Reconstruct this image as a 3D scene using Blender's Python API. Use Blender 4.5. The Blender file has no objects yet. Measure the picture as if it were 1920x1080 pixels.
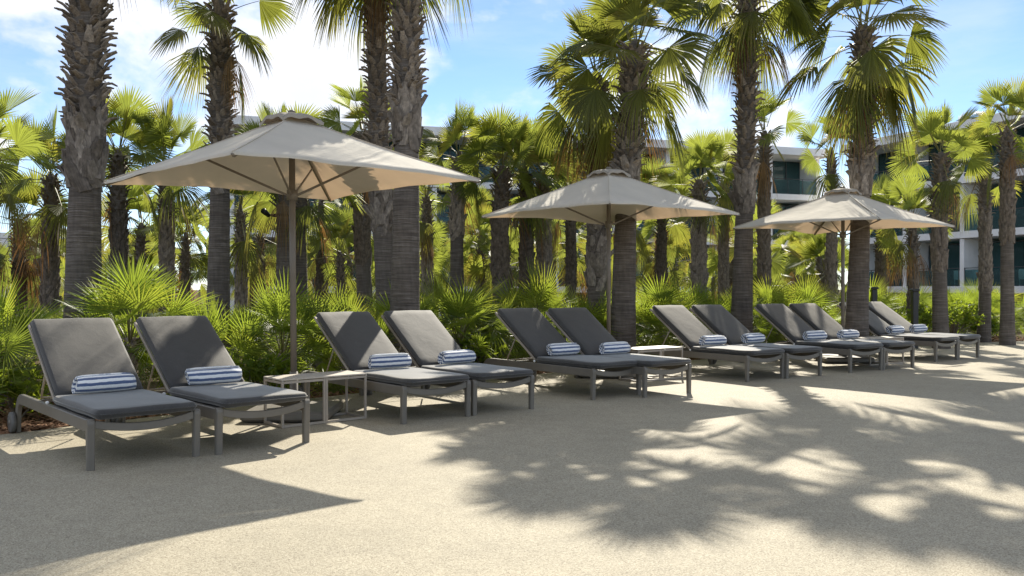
import bpy, math, random
import numpy as np
from mathutils import Vector, Matrix, Euler

random.seed(7)
RNG = np.random.default_rng(11)
R = math.radians
PI = math.pi
SC = bpy.context.scene
COL = SC.collection

# ------------------------------------------------------------------ camera, sky, sun, exposure
cam_data = bpy.data.cameras.new('camera')
cam = bpy.data.objects.new('camera', cam_data)
COL.objects.link(cam)
cam.location = (0, 0, 1.2)
cam.rotation_euler = (R(90), 0, 0)
cam_data.sensor_width = 36.0
cam_data.lens = 30.0
cam_data.clip_start = 0.05
cam_data.clip_end = 3000
SC.camera = cam

SUN_TO = Vector((0.25, 1.43, 1.0)).normalized()          # towards the sun
SUN_EL = math.asin(SUN_TO.z)
SUN_AZ = math.atan2(SUN_TO.x, SUN_TO.y)
SUN_STRENGTH = 4.5
SKY_STRENGTH = 0.100
EXPOSURE = 0.87

world = bpy.data.worlds.new('World')
SC.world = world
world.use_nodes = True
wn, wl = world.node_tree.nodes, world.node_tree.links
wn.clear()
w_out = wn.new('ShaderNodeOutputWorld')
w_bg = wn.new('ShaderNodeBackground')
w_bg.inputs['Strength'].default_value = SKY_STRENGTH
w_sky = wn.new('ShaderNodeTexSky')
w_sky.sky_type = 'NISHITA'
w_sky.sun_disc = False
w_sky.sun_elevation = SUN_EL
w_sky.sun_rotation = SUN_AZ
w_sky.altitude = 0
w_sky.air_density = 0.72
w_sky.dust_density = 0.0
w_sky.ozone_density = 2.5


def build_clouds():
    tc = wn.new('ShaderNodeTexCoord')
    sep = wn.new('ShaderNodeSeparateXYZ')
    wl.new(tc.outputs['Generated'], sep.inputs[0])

    def noise(loc, scale, detail, rough, zs):
        mp = wn.new('ShaderNodeMapping')
        mp.inputs['Location'].default_value = loc
        mp.inputs['Scale'].default_value = (1, 1, zs)
        wl.new(tc.outputs['Generated'], mp.inputs[0])
        n = wn.new('ShaderNodeTexNoise')
        n.inputs['Scale'].default_value = scale
        n.inputs['Detail'].default_value = detail
        n.inputs['Roughness'].default_value = rough
        n.inputs['Distortion'].default_value = 0.15
        wl.new(mp.outputs[0], n.inputs['Vector'])
        return n.outputs['Fac']

    def ramp(f, a, b):
        r = wn.new('ShaderNodeMapRange')
        r.interpolation_type = 'SMOOTHSTEP'
        r.inputs['From Min'].default_value = a
        r.inputs['From Max'].default_value = b
        wl.new(f, r.inputs['Value'])
        return r.outputs[0]

    def math(op, a, b):
        m = wn.new('ShaderNodeMath')
        m.operation = op
        for k, v in enumerate((a, b)):
            if isinstance(v, (int, float)):
                m.inputs[k].default_value = v
            else:
                wl.new(v, m.inputs[k])
        return m.outputs[0]
    puffs = ramp(noise(CLOUD_SHIFT, 2.7, 9, 0.55, 1.7), 0.468, 0.565)          # cumulus
    veil = math('MULTIPLY', ramp(noise((4.2, 1.1, 7.0), 2.2, 7, 0.6, 4.5), 0.42, 0.75), 0.30)   # thin high veil
    low = wn.new('ShaderNodeMapRange')                                            # brighter towards the whole horizon
    low.inputs['From Min'].default_value = 0.02; low.inputs['From Max'].default_value = 0.17
    low.inputs['To Min'].default_value = 0.30; low.inputs['To Max'].default_value = 0.0
    wl.new(sep.outputs['Z'], low.inputs['Value'])
    f = math('MAXIMUM', math('MAXIMUM', puffs, veil), low.outputs[0])
    f = math('MULTIPLY', f, 0.9)
    shade = ramp(noise((CLOUD_SHIFT[0] + 0.02, CLOUD_SHIFT[1], CLOUD_SHIFT[2] + 0.06), 2.7, 6, 0.55, 1.7), 0.45, 0.85)
    cc = wn.new('ShaderNodeMix'); cc.data_type = 'RGBA'
    cc.inputs['A'].default_value = CLOUD_COLOR
    cc.inputs['B'].default_value = (CLOUD_COLOR[0] * 0.76, CLOUD_COLOR[1] * 0.80, CLOUD_COLOR[2] * 0.86, 1)
    wl.new(shade, cc.inputs['Factor'])
    mix = wn.new('ShaderNodeMix'); mix.data_type = 'RGBA'
    wl.new(f, mix.inputs['Factor'])
    wl.new(w_sky.outputs[0], mix.inputs['A'])
    wl.new(cc.outputs['Result'], mix.inputs['B'])
    wl.new(mix.outputs['Result'], w_bg.inputs['Color'])


CLOUD_SHIFT = (1.77, 2.79, 7.93)
CLOUD_COLOR = (6.6, 6.6, 6.7, 1)
build_clouds()
wl.new(w_bg.outputs[0], w_out.inputs['Surface'])

sun_data = bpy.data.lights.new('sun', 'SUN')
sun_data.energy = SUN_STRENGTH
sun_data.angle = R(0.53)
sun_data.color = (1.0, 0.93, 0.80)
sun = bpy.data.objects.new('sun', sun_data)
COL.objects.link(sun)
sun.location = (10, 60, 42)
sun.rotation_euler = (-SUN_TO).to_track_quat('-Z', 'Y').to_euler()

SC.view_settings.view_transform = 'Standard'
SC.view_settings.look = 'None'
SC.view_settings.gamma = 1.0
SC.view_settings.exposure = EXPOSURE
SC.view_settings.use_curve_mapping = False
SC.render.engine = 'CYCLES'
SC.cycles.max_bounces = 8
SC.cycles.transparent_max_bounces = 10
SC.cycles.diffuse_bounces = 4
SC.cycles.sample_clamp_indirect = 6.0


# ------------------------------------------------------------------ helpers
class NT:
    """small wrapper for building node materials"""

    def __init__(self, name):
        self.m = bpy.data.materials.new(name)
        self.m.use_nodes = True
        self.n, self.l = self.m.node_tree.nodes, self.m.node_tree.links
        self.n.clear()
        self.out = self.n.new('ShaderNodeOutputMaterial')

    def node(self, t, **kw):
        x = self.n.new(t)
        for k, v in kw.items():
            setattr(x, k, v)
        return x

    def set(self, node, **kw):
        for k, v in kw.items():
            node.inputs[k.replace('_', ' ')].default_value = v

    def link(self, a, b):
        self.l.new(a, b)

    def noise(self, scale, detail=4, rough=0.5, vec=None, dist=0.0, w=None):
        x = self.n.new('ShaderNodeTexNoise')
        x.inputs['Scale'].default_value = scale
        x.inputs['Detail'].default_value = detail
        x.inputs['Roughness'].default_value = rough
        x.inputs['Distortion'].default_value = dist
        if vec is not None:
            self.l.new(vec, x.inputs['Vector'])
        return x.outputs['Fac']

    def ramp(self, fac, stops):
        x = self.n.new('ShaderNodeValToRGB')
        cr = x.color_ramp
        while len(cr.elements) < len(stops):
            cr.elements.new(0.5)
        for e, (p, c) in zip(cr.elements, stops):
            e.position = p
            e.color = (c[0], c[1], c[2], 1) if not isinstance(c, (int, float)) else (c, c, c, 1)
        self.l.new(fac, x.inputs[0])
        return x.outputs[0]

    def mix(self, fac, a, b, blend='MIX'):
        x = self.n.new('ShaderNodeMix')
        x.data_type = 'RGBA'
        x.blend_type = blend
        for sock, v in (('Factor', fac), ('A', a), ('B', b)):
            if isinstance(v, (int, float)):
                x.inputs[sock].default_value = v
            elif isinstance(v, tuple):
                x.inputs[sock].default_value = (v[0], v[1], v[2], 1)
            else:
                self.l.new(v, x.inputs[sock])
        return x.outputs['Result']

    def math(self, op, a, b=0.0):
        x = self.n.new('ShaderNodeMath')
        x.operation = op
        for i, v in enumerate((a, b)):
            if isinstance(v, (int, float)):
                x.inputs[i].default_value = v
            else:
                self.l.new(v, x.inputs[i])
        return x.outputs[0]

    def objco(self):
        return self.n.new('ShaderNodeTexCoord').outputs['Object']

    def mapped(self, vec, scale=(1, 1, 1), loc=(0, 0, 0)):
        x = self.n.new('ShaderNodeMapping')
        x.inputs['Scale'].default_value = scale
        x.inputs['Location'].default_value = loc
        self.l.new(vec, x.inputs[0])
        return x.outputs[0]

    def rand(self):
        return self.n.new('ShaderNodeObjectInfo').outputs['Random']

    def bump(self, h, strength=0.3, dist=0.01):
        x = self.n.new('ShaderNodeBump')
        x.inputs['Strength'].default_value = strength
        x.inputs['Distance'].default_value = dist
        self.l.new(h, x.inputs['Height'])
        return x.outputs[0]

    def bsdf(self, color, rough=0.5, normal=None, **kw):
        p = self.n.new('ShaderNodeBsdfPrincipled')
        if isinstance(color, tuple):
            p.inputs['Base Color'].default_value = (color[0], color[1], color[2], 1)
        else:
            self.l.new(color, p.inputs['Base Color'])
        if isinstance(rough, (int, float)):
            p.inputs['Roughness'].default_value = rough
        else:
            self.l.new(rough, p.inputs['Roughness'])
        if normal is not None:
            self.l.new(normal, p.inputs['Normal'])
        for k, v in kw.items():
            p.inputs[k.replace('_', ' ')].default_value = v
        return p

    def done(self, shader):
        self.l.new(shader, self.out.inputs['Surface'])
        return self.m


class MB:
    """collects vertices and faces of ONE mesh"""

    def __init__(self):
        self.v, self.f, self.mi, self.uv, self.smooth = [], [], [], [], []

    def add(self, verts, faces, mat=0, uv=None, smooth=False):
        o = len(self.v)
        self.v.extend([tuple(map(float, p)) for p in verts])
        for f in faces:
            self.f.append(tuple(i + o for i in f))
            self.mi.append(mat)
            self.smooth.append(smooth)
        self.uv.extend(uv if uv is not None else [(0.0, 0.0)] * len(verts))

    def box(self, c, s, rot=None, mat=0):
        x, y, z = s[0] / 2, s[1] / 2, s[2] / 2
        p = [(-x, -y, -z), (x, -y, -z), (x, y, -z), (-x, y, -z), (-x, -y, z), (x, -y, z), (x, y, z), (-x, y, z)]
        if rot is not None:
            p = [rot @ Vector(q) for q in p]
        self.add([(q[0] + c[0], q[1] + c[1], q[2] + c[2]) for q in p],
                 [(0, 3, 2, 1), (4, 5, 6, 7), (0, 1, 5, 4), (1, 2, 6, 5), (2, 3, 7, 6), (3, 0, 4, 7)], mat)

    def bevel_box(self, c, s, b, mat=0):
        """box with chamfered vertical and horizontal edges"""
        x, y, z = s[0] / 2, s[1] / 2, s[2] / 2
        rings = []
        for zz, k in ((-z, b), (-z + b, 0), (z - b, 0), (z, b)):
            X, Y = x - k, y - k
            bb = b
            rings.append([(X - bb, -Y, zz), (X, -Y + bb, zz), (X, Y - bb, zz), (X - bb, Y, zz),
                          (-X + bb, Y, zz), (-X, Y - bb, zz), (-X, -Y + bb, zz), (-X + bb, -Y, zz)])
        vs = [(p[0] + c[0], p[1] + c[1], p[2] + c[2]) for r in rings for p in r]
        fs = []
        for k in range(3):
            for i in range(8):
                j = (i + 1) % 8
                fs.append((k * 8 + i, k * 8 + j, k * 8 + 8 + j, k * 8 + 8 + i))
        fs.append(tuple(reversed(range(8))))
        fs.append(tuple(range(24, 32)))
        self.add(vs, fs, mat)

    def tube(self, pts, rad, n=8, mat=0, cap=True, flat=1.0, up=(0, 0, 1)):
        pts = [Vector(p) for p in pts]
        if isinstance(rad, (int, float)):
            rad = [rad] * len(pts)
        vs, fs = [], []
        for i, p in enumerate(pts):
            t = (pts[min(i + 1, len(pts) - 1)] - pts[max(i - 1, 0)]).normalized()
            u = Vector(up)
            if abs(t.dot(u)) > 0.97:
                u = Vector((1, 0, 0))
            a = t.cross(u).normalized()
            b = a.cross(t).normalized()
            for k in range(n):
                th = 2 * PI * k / n
                vs.append(p + a * math.cos(th) * rad[i] + b * math.sin(th) * rad[i] * flat)
        for i in range(len(pts) - 1):
            for k in range(n):
                q = (k + 1) % n
                fs.append((i * n + k, i * n + q, (i + 1) * n + q, (i + 1) * n + k))
        if cap:
            fs.append(tuple(reversed(range(n))))
            fs.append(tuple(range((len(pts) - 1) * n, len(pts) * n)))
        self.add(vs, fs, mat, smooth=(n > 5))

    def sweep_rect(self, pts, half_w, half_h, side=(1, 0, 0), mat=0, ch=0.004):
        """chamfered rectangular bar along pts; half_w along SIDE, half_h across; half_h may be a list"""
        pts = [Vector(p) for p in pts]
        s = Vector(side).normalized()
        if isinstance(half_h, (int, float)):
            half_h = [half_h] * len(pts)
        vs, fs = [], []
        for i, p in enumerate(pts):
            t = (pts[min(i + 1, len(pts) - 1)] - pts[max(i - 1, 0)]).normalized()
            nrm = s.cross(t).normalized()
            w, h = half_w, half_h[i]
            for a, b in ((w - ch, -h), (w, -h + ch), (w, h - ch), (w - ch, h), (-w + ch, h), (-w, h - ch), (-w, -h + ch), (-w + ch, -h)):
                vs.append(p + s * a + nrm * b)
        for i in range(len(pts) - 1):
            for k in range(8):
                q = (k + 1) % 8
                fs.append((i * 8 + k, i * 8 + q, i * 8 + 8 + q, i * 8 + 8 + k))
        fs.append(tuple(reversed(range(8))))
        fs.append(tuple(range((len(pts) - 1) * 8, len(pts) * 8)))
        self.add(vs, fs, mat)

    def mesh(self, name, mats):
        me = bpy.data.meshes.new(name)
        me.from_pydata(self.v, [], self.f)
        for m in (mats if isinstance(mats, (list, tuple)) else [mats]):
            me.materials.append(m)
        n = len(me.polygons)
        me.polygons.foreach_set('material_index', np.array(self.mi, dtype=np.int32))
        me.polygons.foreach_set('use_smooth', np.array(self.smooth, dtype=bool))
        uvl = me.uv_layers.new(name='UVMap')
        li = np.zeros(len(me.loops), dtype=np.int32)
        me.loops.foreach_get('vertex_index', li)
        uvl.data.foreach_set('uv', np.array(self.uv, dtype=np.float32)[li].ravel())
        me.update()
        return me


def link(name, data, parent=None, loc=(0, 0, 0), rot=(0, 0, 0), scale=None):
    o = bpy.data.objects.new(name, data)
    COL.objects.link(o)
    if parent is not None:
        o.parent = parent
    o.location = loc
    o.rotation_euler = rot
    if scale is not None:
        o.scale = (scale, scale, scale) if isinstance(scale, (int, float)) else scale
    return o


def thing(name, label, cat, loc=(0, 0, 0), rz=0.0, group=None):
    o = link(name, None, None, loc, (0, 0, rz))
    o.empty_display_size = 0.2
    tag(o, label, cat, group)
    return o


def tag(o, label, cat, group=None):
    o['label'] = label
    o['category'] = cat
    if group:
        o['group'] = group
    return o


def structure(o):
    o['kind'] = 'structure'
    return o


def copy_tree(root, loc, rz, label, group=None):
    r = root.copy()
    COL.objects.link(r)
    r.location = loc
    r.rotation_euler = (0, 0, rz)
    r['label'] = label
    if group:
        r['group'] = group
    for ch in list(root.children):
        c = ch.copy()
        COL.objects.link(c)
        c.parent = r
        for g in ch.children:
            d = g.copy()
            COL.objects.link(d)
            d.parent = c
    return r


# ------------------------------------------------------------------ materials
def mat_deck():
    t = NT('resin_bound_gravel')
    co = t.objco()
    vo = t.node('ShaderNodeTexVoronoi')
    vo.inputs['Scale'].default_value = 175
    t.link(co, vo.inputs['Vector'])
    sepc = t.node('ShaderNodeSeparateColor')
    t.link(vo.outputs['Color'], sepc.inputs[0])
    stone = t.ramp(sepc.outputs[0], [(0.0, (0.205, 0.173, 0.118)), (0.25, (0.322, 0.282, 0.200)), (0.7, (0.395, 0.350, 0.252)), (1.0, (0.49, 0.44, 0.325))])
    big = t.ramp(t.noise(0.55, 5, 0.6, co), [(0.3, 0.86), (0.5, 1.0), (0.7, 1.07)])
    mid = t.ramp(t.noise(6, 4, 0.6, co), [(0.3, 0.93), (0.7, 1.05)])
    c = t.mix(1.0, stone, big, 'MULTIPLY')
    c = t.mix(1.0, c, mid, 'MULTIPLY')
    spots = t.ramp(t.noise(26, 2, 0.4, co), [(0.19, (0.35, 0.33, 0.30)), (0.24, (1, 1, 1))])
    c = t.mix(0.7, c, spots, 'MULTIPLY')
    h = t.math('SUBTRACT', 1.0, vo.outputs['Distance'])
    b = t.bsdf(c, 0.78, t.bump(h, 0.4, 0.003), Specular_IOR_Level=0.35)
    return t.done(b.outputs[0])


def mat_soil():
    t = NT('bark_mulch_soil')
    co = t.objco()
    n1 = t.noise(28, 5, 0.7, co)
    c = t.ramp(n1, [(0.3, (0.035, 0.020, 0.012)), (0.5, (0.10, 0.055, 0.03)), (0.72, (0.22, 0.13, 0.075))])
    far = t.ramp(t.noise(0.35, 4, 0.6, co), [(0.4, (0.07, 0.05, 0.03)), (0.65, (0.05, 0.075, 0.02))])
    c = t.mix(0.35, c, far)
    b = t.bsdf(c, 0.95, t.bump(n1, 0.8, 0.03), Specular_IOR_Level=0.2)
    return t.done(b.outputs[0])


def mat_chip():
    t = NT('bark_chip')
    co = t.objco()
    c = t.ramp(t.noise(9, 3, 0.7, co), [(0.3, (0.09, 0.045, 0.025)), (0.5, (0.23, 0.12, 0.065)), (0.7, (0.40, 0.26, 0.15))])
    b = t.bsdf(c, 0.9, Specular_IOR_Level=0.2)
    return t.done(b.outputs[0])


def mat_leaf(name, dark, light, yellow, trans, tmix, ytip=0.5, gloss=0.42):
    """fan leaf: UV.x runs from hub to tip, UV.y is a random number of the segment"""
    t = NT(name)
    uv = t.node('ShaderNodeUVMap'); uv.uv_map = 'UVMap'
    sep = t.node('ShaderNodeSeparateXYZ')
    t.link(uv.outputs[0], sep.inputs[0])
    rnd = t.rand()
    co = t.objco()
    base = t.mix(t.ramp(rnd, [(0.0, 0.0), (1.0, 1.0)]), dark, light)
    seg = t.ramp(sep.outputs['Y'], [(0.0, 0.78), (1.0, 1.2)])
    base = t.mix(1.0, base, seg, 'MULTIPLY')
    streak = t.ramp(t.noise(18, 3, 0.6, t.mapped(co, (1, 1, 1))), [(0.3, 0.8), (0.7, 1.15)])
    base = t.mix(1.0, base, streak, 'MULTIPLY')
    # yellowing of some leaves, most at the tips
    yr = t.ramp(rnd, [(0.55, 0.0), (1.0, ytip)])
    tip = t.math('POWER', sep.outputs['X'], 1.7)
    yf = t.math('MULTIPLY', yr, tip)
    base = t.mix(yf, base, yellow)
    end = t.ramp(sep.outputs['X'], [(0.90, 0.0), (0.985, 0.75)])
    base = t.mix(end, base, (0.20, 0.14, 0.06))
    p = t.bsdf(base, gloss, Specular_IOR_Level=0.32)
    tr = t.node('ShaderNodeBsdfTranslucent')
    tc = t.mix(yf, trans, (0.55, 0.40, 0.05))
    tc = t.mix(1.0, tc, seg, 'MULTIPLY')
    tc = t.mix(end, tc, (0.25, 0.16, 0.05))
    t.link(tc, tr.inputs['Color'])
    mx = t.node('ShaderNodeMixShader')
    mx.inputs[0].default_value = tmix
    t.link(p.outputs[0], mx.inputs[1])
    t.link(tr.outputs[0], mx.inputs[2])
    return t.done(mx.outputs[0])


def mat_dead():
    t = NT('dry_palm_leaf')
    uv = t.node('ShaderNodeUVMap'); uv.uv_map = 'UVMap'
    sep = t.node('ShaderNodeSeparateXYZ')
    t.link(uv.outputs[0], sep.inputs[0])
    base = t.mix(t.rand(), (0.17, 0.10, 0.05), (0.30, 0.20, 0.10))
    seg = t.ramp(sep.outputs['Y'], [(0.0, 0.6), (1.0, 1.25)])
    base = t.mix(1.0, base, seg, 'MULTIPLY')
    p = t.bsdf(base, 0.8, Specular_IOR_Level=0.2)
    tr = t.node('ShaderNodeBsdfTranslucent')
    tr.inputs['Color'].default_value = (0.36, 0.18, 0.05, 1)
    mx = t.node('ShaderNodeMixShader')
    mx.inputs[0].default_value = 0.3
    t.link(p.outputs[0], mx.inputs[1])
    t.link(tr.outputs[0], mx.inputs[2])
    return t.done(mx.outputs[0])


def mat_trunk():
    t = NT('ringed_palm_bark')
    co = t.objco()
    rings = t.noise(1.0, 3, 0.65, t.mapped(co, (3.0, 3.0, 85)))
    fiss = t.noise(1.0, 4, 0.65, t.mapped(co, (26, 26, 3.2)))
    patch = t.noise(3.0, 4, 0.6, co)
    c = t.ramp(rings, [(0.28, (0.100, 0.084, 0.071)), (0.5, (0.160, 0.137, 0.117)), (0.70, (0.245, 0.215, 0.187))])
    c = t.mix(1.0, c, t.ramp(fiss, [(0.35, 0.86), (0.6, 1.05)]), 'MULTIPLY')
    c = t.mix(1.0, c, t.ramp(patch, [(0.3, 0.72), (0.7, 1.22)]), 'MULTIPLY')
    h = t.math('ADD', t.math('MULTIPLY', rings, 1.0), t.math('MULTIPLY', fiss, 0.2))
    b = t.bsdf(c, 0.9, t.bump(h, 0.9, 0.03), Specular_IOR_Level=0.2)
    return t.done(b.outputs[0])


def mat_boot(name, lo, hi):
    t = NT(name)
    co = t.objco()
    fib = t.noise(1.0, 4, 0.65, t.mapped(co, (60, 60, 9)))
    c = t.mix(t.rand(), lo, hi)
    big = t.ramp(t.noise(14, 3, 0.6, co), [(0.3, 0.6), (0.7, 1.3)])
    c = t.mix(1.0, c, big, 'MULTIPLY')
    c = t.mix(1.0, c, t.ramp(fib, [(0.3, 0.6), (0.65, 1.2)]), 'MULTIPLY')
    b = t.bsdf(c, 0.88, t.bump(fib, 0.6, 0.01), Specular_IOR_Level=0.2)
    return t.done(b.outputs[0])


def mat_powder(name, col, rough=0.42):
    t = NT(name)
    co = t.objco()
    n = t.noise(5, 4, 0.6, co)
    c = t.mix(1.0, col, t.ramp(n, [(0.3, 0.9), (0.7, 1.08)]), 'MULTIPLY')
    fine = t.noise(420, 2, 0.5, co)
    b = t.bsdf(c, t.ramp(n, [(0.3, rough - 0.06), (0.7, rough + 0.08)]), t.bump(fine, 0.06, 0.001), Specular_IOR_Level=0.5)
    return t.done(b.outputs[0])


def mat_cushion():
    t = NT('charcoal_outdoor_fabric')
    co = t.objco()
    weave = t.node('ShaderNodeTexChecker')
    weave.inputs['Scale'].default_value = 420
    t.link(co, weave.inputs['Vector'])
    mott = t.noise(150, 3, 0.7, co)
    soft = t.noise(7, 5, 0.6, co, 0.6)
    c = t.ramp(mott, [(0.3, (0.030, 0.029, 0.028)), (0.7, (0.060, 0.058, 0.055))])
    c = t.mix(1.0, c, t.ramp(soft, [(0.3, 0.88), (0.7, 1.1)]), 'MULTIPLY')
    h = t.math('ADD', t.math('MULTIPLY', soft, 0.5), t.math('MULTIPLY', mott, 0.06))
    b = t.bsdf(c, 0.72, t.bump(h, 0.22, 0.02), Specular_IOR_Level=0.4)
    b.inputs['Sheen Weight'].default_value = 0.45
    b.inputs['Sheen Roughness'].default_value = 0.45
    b.inputs['Sheen Tint'].default_value = (0.95, 0.92, 0.86, 1)
    return t.done(b.outputs[0])


def mat_towel():
    t = NT('striped_terry')
    uv = t.node('ShaderNodeUVMap'); uv.uv_map = 'UVMap'
    sep = t.node('ShaderNodeSeparateXYZ')
    t.link(uv.outputs[0], sep.inputs[0])
    co = t.objco()
    wob = t.math('MULTIPLY', t.math('SUBTRACT', t.noise(12, 3, 0.6, co), 0.5), 0.012)
    s = t.math('ADD', sep.outputs['X'], wob)
    fr = t.math('FRACT', t.math('DIVIDE', s, 0.044))
    m = t.ramp(fr, [(0.0, 0.0), (0.47, 0.0), (0.52, 1.0), (0.96, 1.0), (1.0, 0.0)])
    fuzz = t.noise(240, 3, 0.7, co)
    blue = t.mix(fuzz, (0.050, 0.085, 0.19), (0.15, 0.20, 0.33))
    c = t.mix(m, (0.90, 0.90, 0.88), blue)
    c = t.mix(1.0, c, t.ramp(fuzz, [(0.3, 0.90), (0.65, 1.05)]), 'MULTIPLY')
    b = t.bsdf(c, 0.95, t.bump(fuzz, 0.6, 0.006), Specular_IOR_Level=0.15)
    b.inputs['Sheen Weight'].default_value = 0.4
    return t.done(b.outputs[0])


def mat_canopy(name, col, trans, tm):
    t = NT(name)
    co = t.objco()
    weave = t.noise(260, 2, 0.6, co)
    soft = t.noise(2.2, 5, 0.55, co)
    c = t.mix(1.0, col, t.ramp(soft, [(0.3, 0.93), (0.7, 1.06)]), 'MULTIPLY')
    c = t.mix(1.0, c, t.ramp(weave, [(0.3, 0.94), (0.7, 1.05)]), 'MULTIPLY')
    wr = t.noise(1.0, 4, 0.5, t.mapped(co, (5, 5, 14)))
    b = t.bsdf(c, 0.85, t.bump(wr, 0.25, 0.03), Specular_IOR_Level=0.25)
    tr = t.node('ShaderNodeBsdfTranslucent')
    t.link(t.mix(1.0, trans, t.ramp(soft, [(0.3, 0.93), (0.7, 1.06)]), 'MULTIPLY'), tr.inputs['Color'])
    mx = t.node('ShaderNodeMixShader')
    mx.inputs[0].default_value = tm
    t.link(b.outputs[0], mx.inputs[1])
    t.link(tr.outputs[0], mx.inputs[2])
    return t.done(mx.outputs[0])


def mat_plain(name, col, rough=0.6, **kw):
    t = NT(name)
    co = t.objco()
    n = t.noise(1.3, 5, 0.6, co)
    c = t.mix(1.0, col, t.ramp(n, [(0.3, 0.9), (0.7, 1.06)]), 'MULTIPLY')
    b = t.bsdf(c, rough, **kw)
    return t.done(b.outputs[0])


def mat_glass(name, tint, clear):
    t = NT(name)
    tr = t.node('ShaderNodeBsdfTransparent')
    tr.inputs['Color'].default_value = (tint[0], tint[1], tint[2], 1)
    g = t.bsdf((tint[0] * 0.3, tint[1] * 0.3, tint[2] * 0.3), 0.06, Specular_IOR_Level=0.6)
    mx = t.node('ShaderNodeMixShader')
    mx.inputs[0].default_value = clear
    t.link(g.outputs[0], mx.inputs[1])
    t.link(tr.outputs[0], mx.inputs[2])
    return t.done(mx.outputs[0])


M = {
    'deck': mat_deck(), 'soil': mat_soil(), 'chip': mat_chip(),
    'leaf': mat_leaf('palm_leaf', (0.034, 0.056, 0.016), (0.078, 0.092, 0.026), (0.28, 0.19, 0.04), (0.38, 0.41, 0.06), 0.38, 0.55, 0.55),
    'bright': mat_leaf('young_palm_leaf', (0.036, 0.066, 0.014), (0.085, 0.112, 0.022), (0.32, 0.20, 0.03), (0.41, 0.47, 0.07), 0.45, 0.8, 0.52),
    'fan': mat_leaf('fan_shrub_leaf', (0.036, 0.078, 0.015), (0.095, 0.130, 0.020), (0.30, 0.21, 0.03), (0.42, 0.53, 0.055), 0.46, 0.6, 0.5),
    'dead': mat_dead(),
    'stalk': mat_plain('leaf_stalk', (0.17, 0.16, 0.05), 0.5),
    'trunk': mat_trunk(),
    'boot': mat_boot('weathered_leaf_base', (0.12, 0.10, 0.083), (0.29, 0.25, 0.21)),
    'stub': mat_boot('dark_leaf_stub', (0.14, 0.113, 0.088), (0.32, 0.27, 0.22)),
    'taupe': mat_powder('taupe_powder_coat', (0.165, 0.148, 0.122)),
    'sand': mat_powder('sand_powder_coat', (0.36, 0.31, 0.25)),
    'sandtop': mat_powder('sand_table_top', (0.46, 0.41, 0.34), 0.5),
    'pole': mat_powder('bronze_pole', (0.18, 0.15, 0.115), 0.38),
    'cushion': mat_cushion(),
    'towel': mat_towel(),
    'canopy': mat_canopy('taupe_canopy_fabric', (0.72, 0.675, 0.575), (0.58, 0.40, 0.25), 0.25),
    'cap': mat_canopy('shaded_vent_cap_fabric', (0.40, 0.36, 0.30), (0.3, 0.2, 0.12), 0.12),  # darker copy of the canopy fabric: the cap's shade is put into its colour
    'rubber': mat_plain('grey_wheel_rubber', (0.12, 0.115, 0.105), 0.5),
    'nylon': mat_plain('white_nylon', (0.75, 0.74, 0.70), 0.4),
    'sling': mat_plain('dark_sling_mesh', (0.07, 0.065, 0.06), 0.8),
    'white': mat_plain('white_render', (0.86, 0.855, 0.83), 0.8),
    'greywall': mat_plain('grey_render', (0.36, 0.34, 0.31), 0.85),
    'interior': mat_plain('room_wall', (0.34, 0.36, 0.35), 0.9),
    'curtain': mat_plain('pale_curtain', (0.72, 0.76, 0.74), 0.9),
    'alu': mat_powder('dark_window_frame', (0.06, 0.065, 0.065), 0.4),
    'pane': mat_glass('tinted_window_glass', (0.36, 0.62, 0.62), 0.66),
    'railglass': mat_glass('balcony_glass', (0.45, 0.66, 0.66), 0.75),
    'black': mat_powder('black_metal', (0.025, 0.025, 0.026), 0.45),
    'bush': mat_leaf('glossy_bush_leaf', (0.05, 0.10, 0.015), (0.11, 0.16, 0.025), (0.3, 0.25, 0.03), (0.42, 0.52, 0.04), 0.45, 0.3),
}


# ------------------------------------------------------------------ the ground
EDGE = [(-40, -26), (-9, 1.2), (-6, 5.0), (-4.19, 6.98), (-3.70, 7.55), (-1.66, 9.85), (0.61, 12.15), (3.27, 14.4), (7.0, 17.0), (10.8, 19.0), (13.5, 20.0), (20, 21.5), (45, 24)]


def smooth_edge():
    pts = [Vector((x, y, 0)) for x, y in EDGE]
    out = []
    for i in range(len(pts) - 1):
        p0, p1, p2, p3 = pts[max(i - 1, 0)], pts[i], pts[i + 1], pts[min(i + 2, len(pts) - 1)]
        for k in range(6):
            t = k / 6
            out.append(0.5 * ((2 * p1) + (p2 - p0) * t + (2 * p0 - 5 * p1 + 4 * p2 - p3) * t * t + (3 * p1 - p0 - 3 * p2 + p3) * t ** 3))
    out.append(pts[-1])
    return out


EDGE_PTS = smooth_edge()


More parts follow.
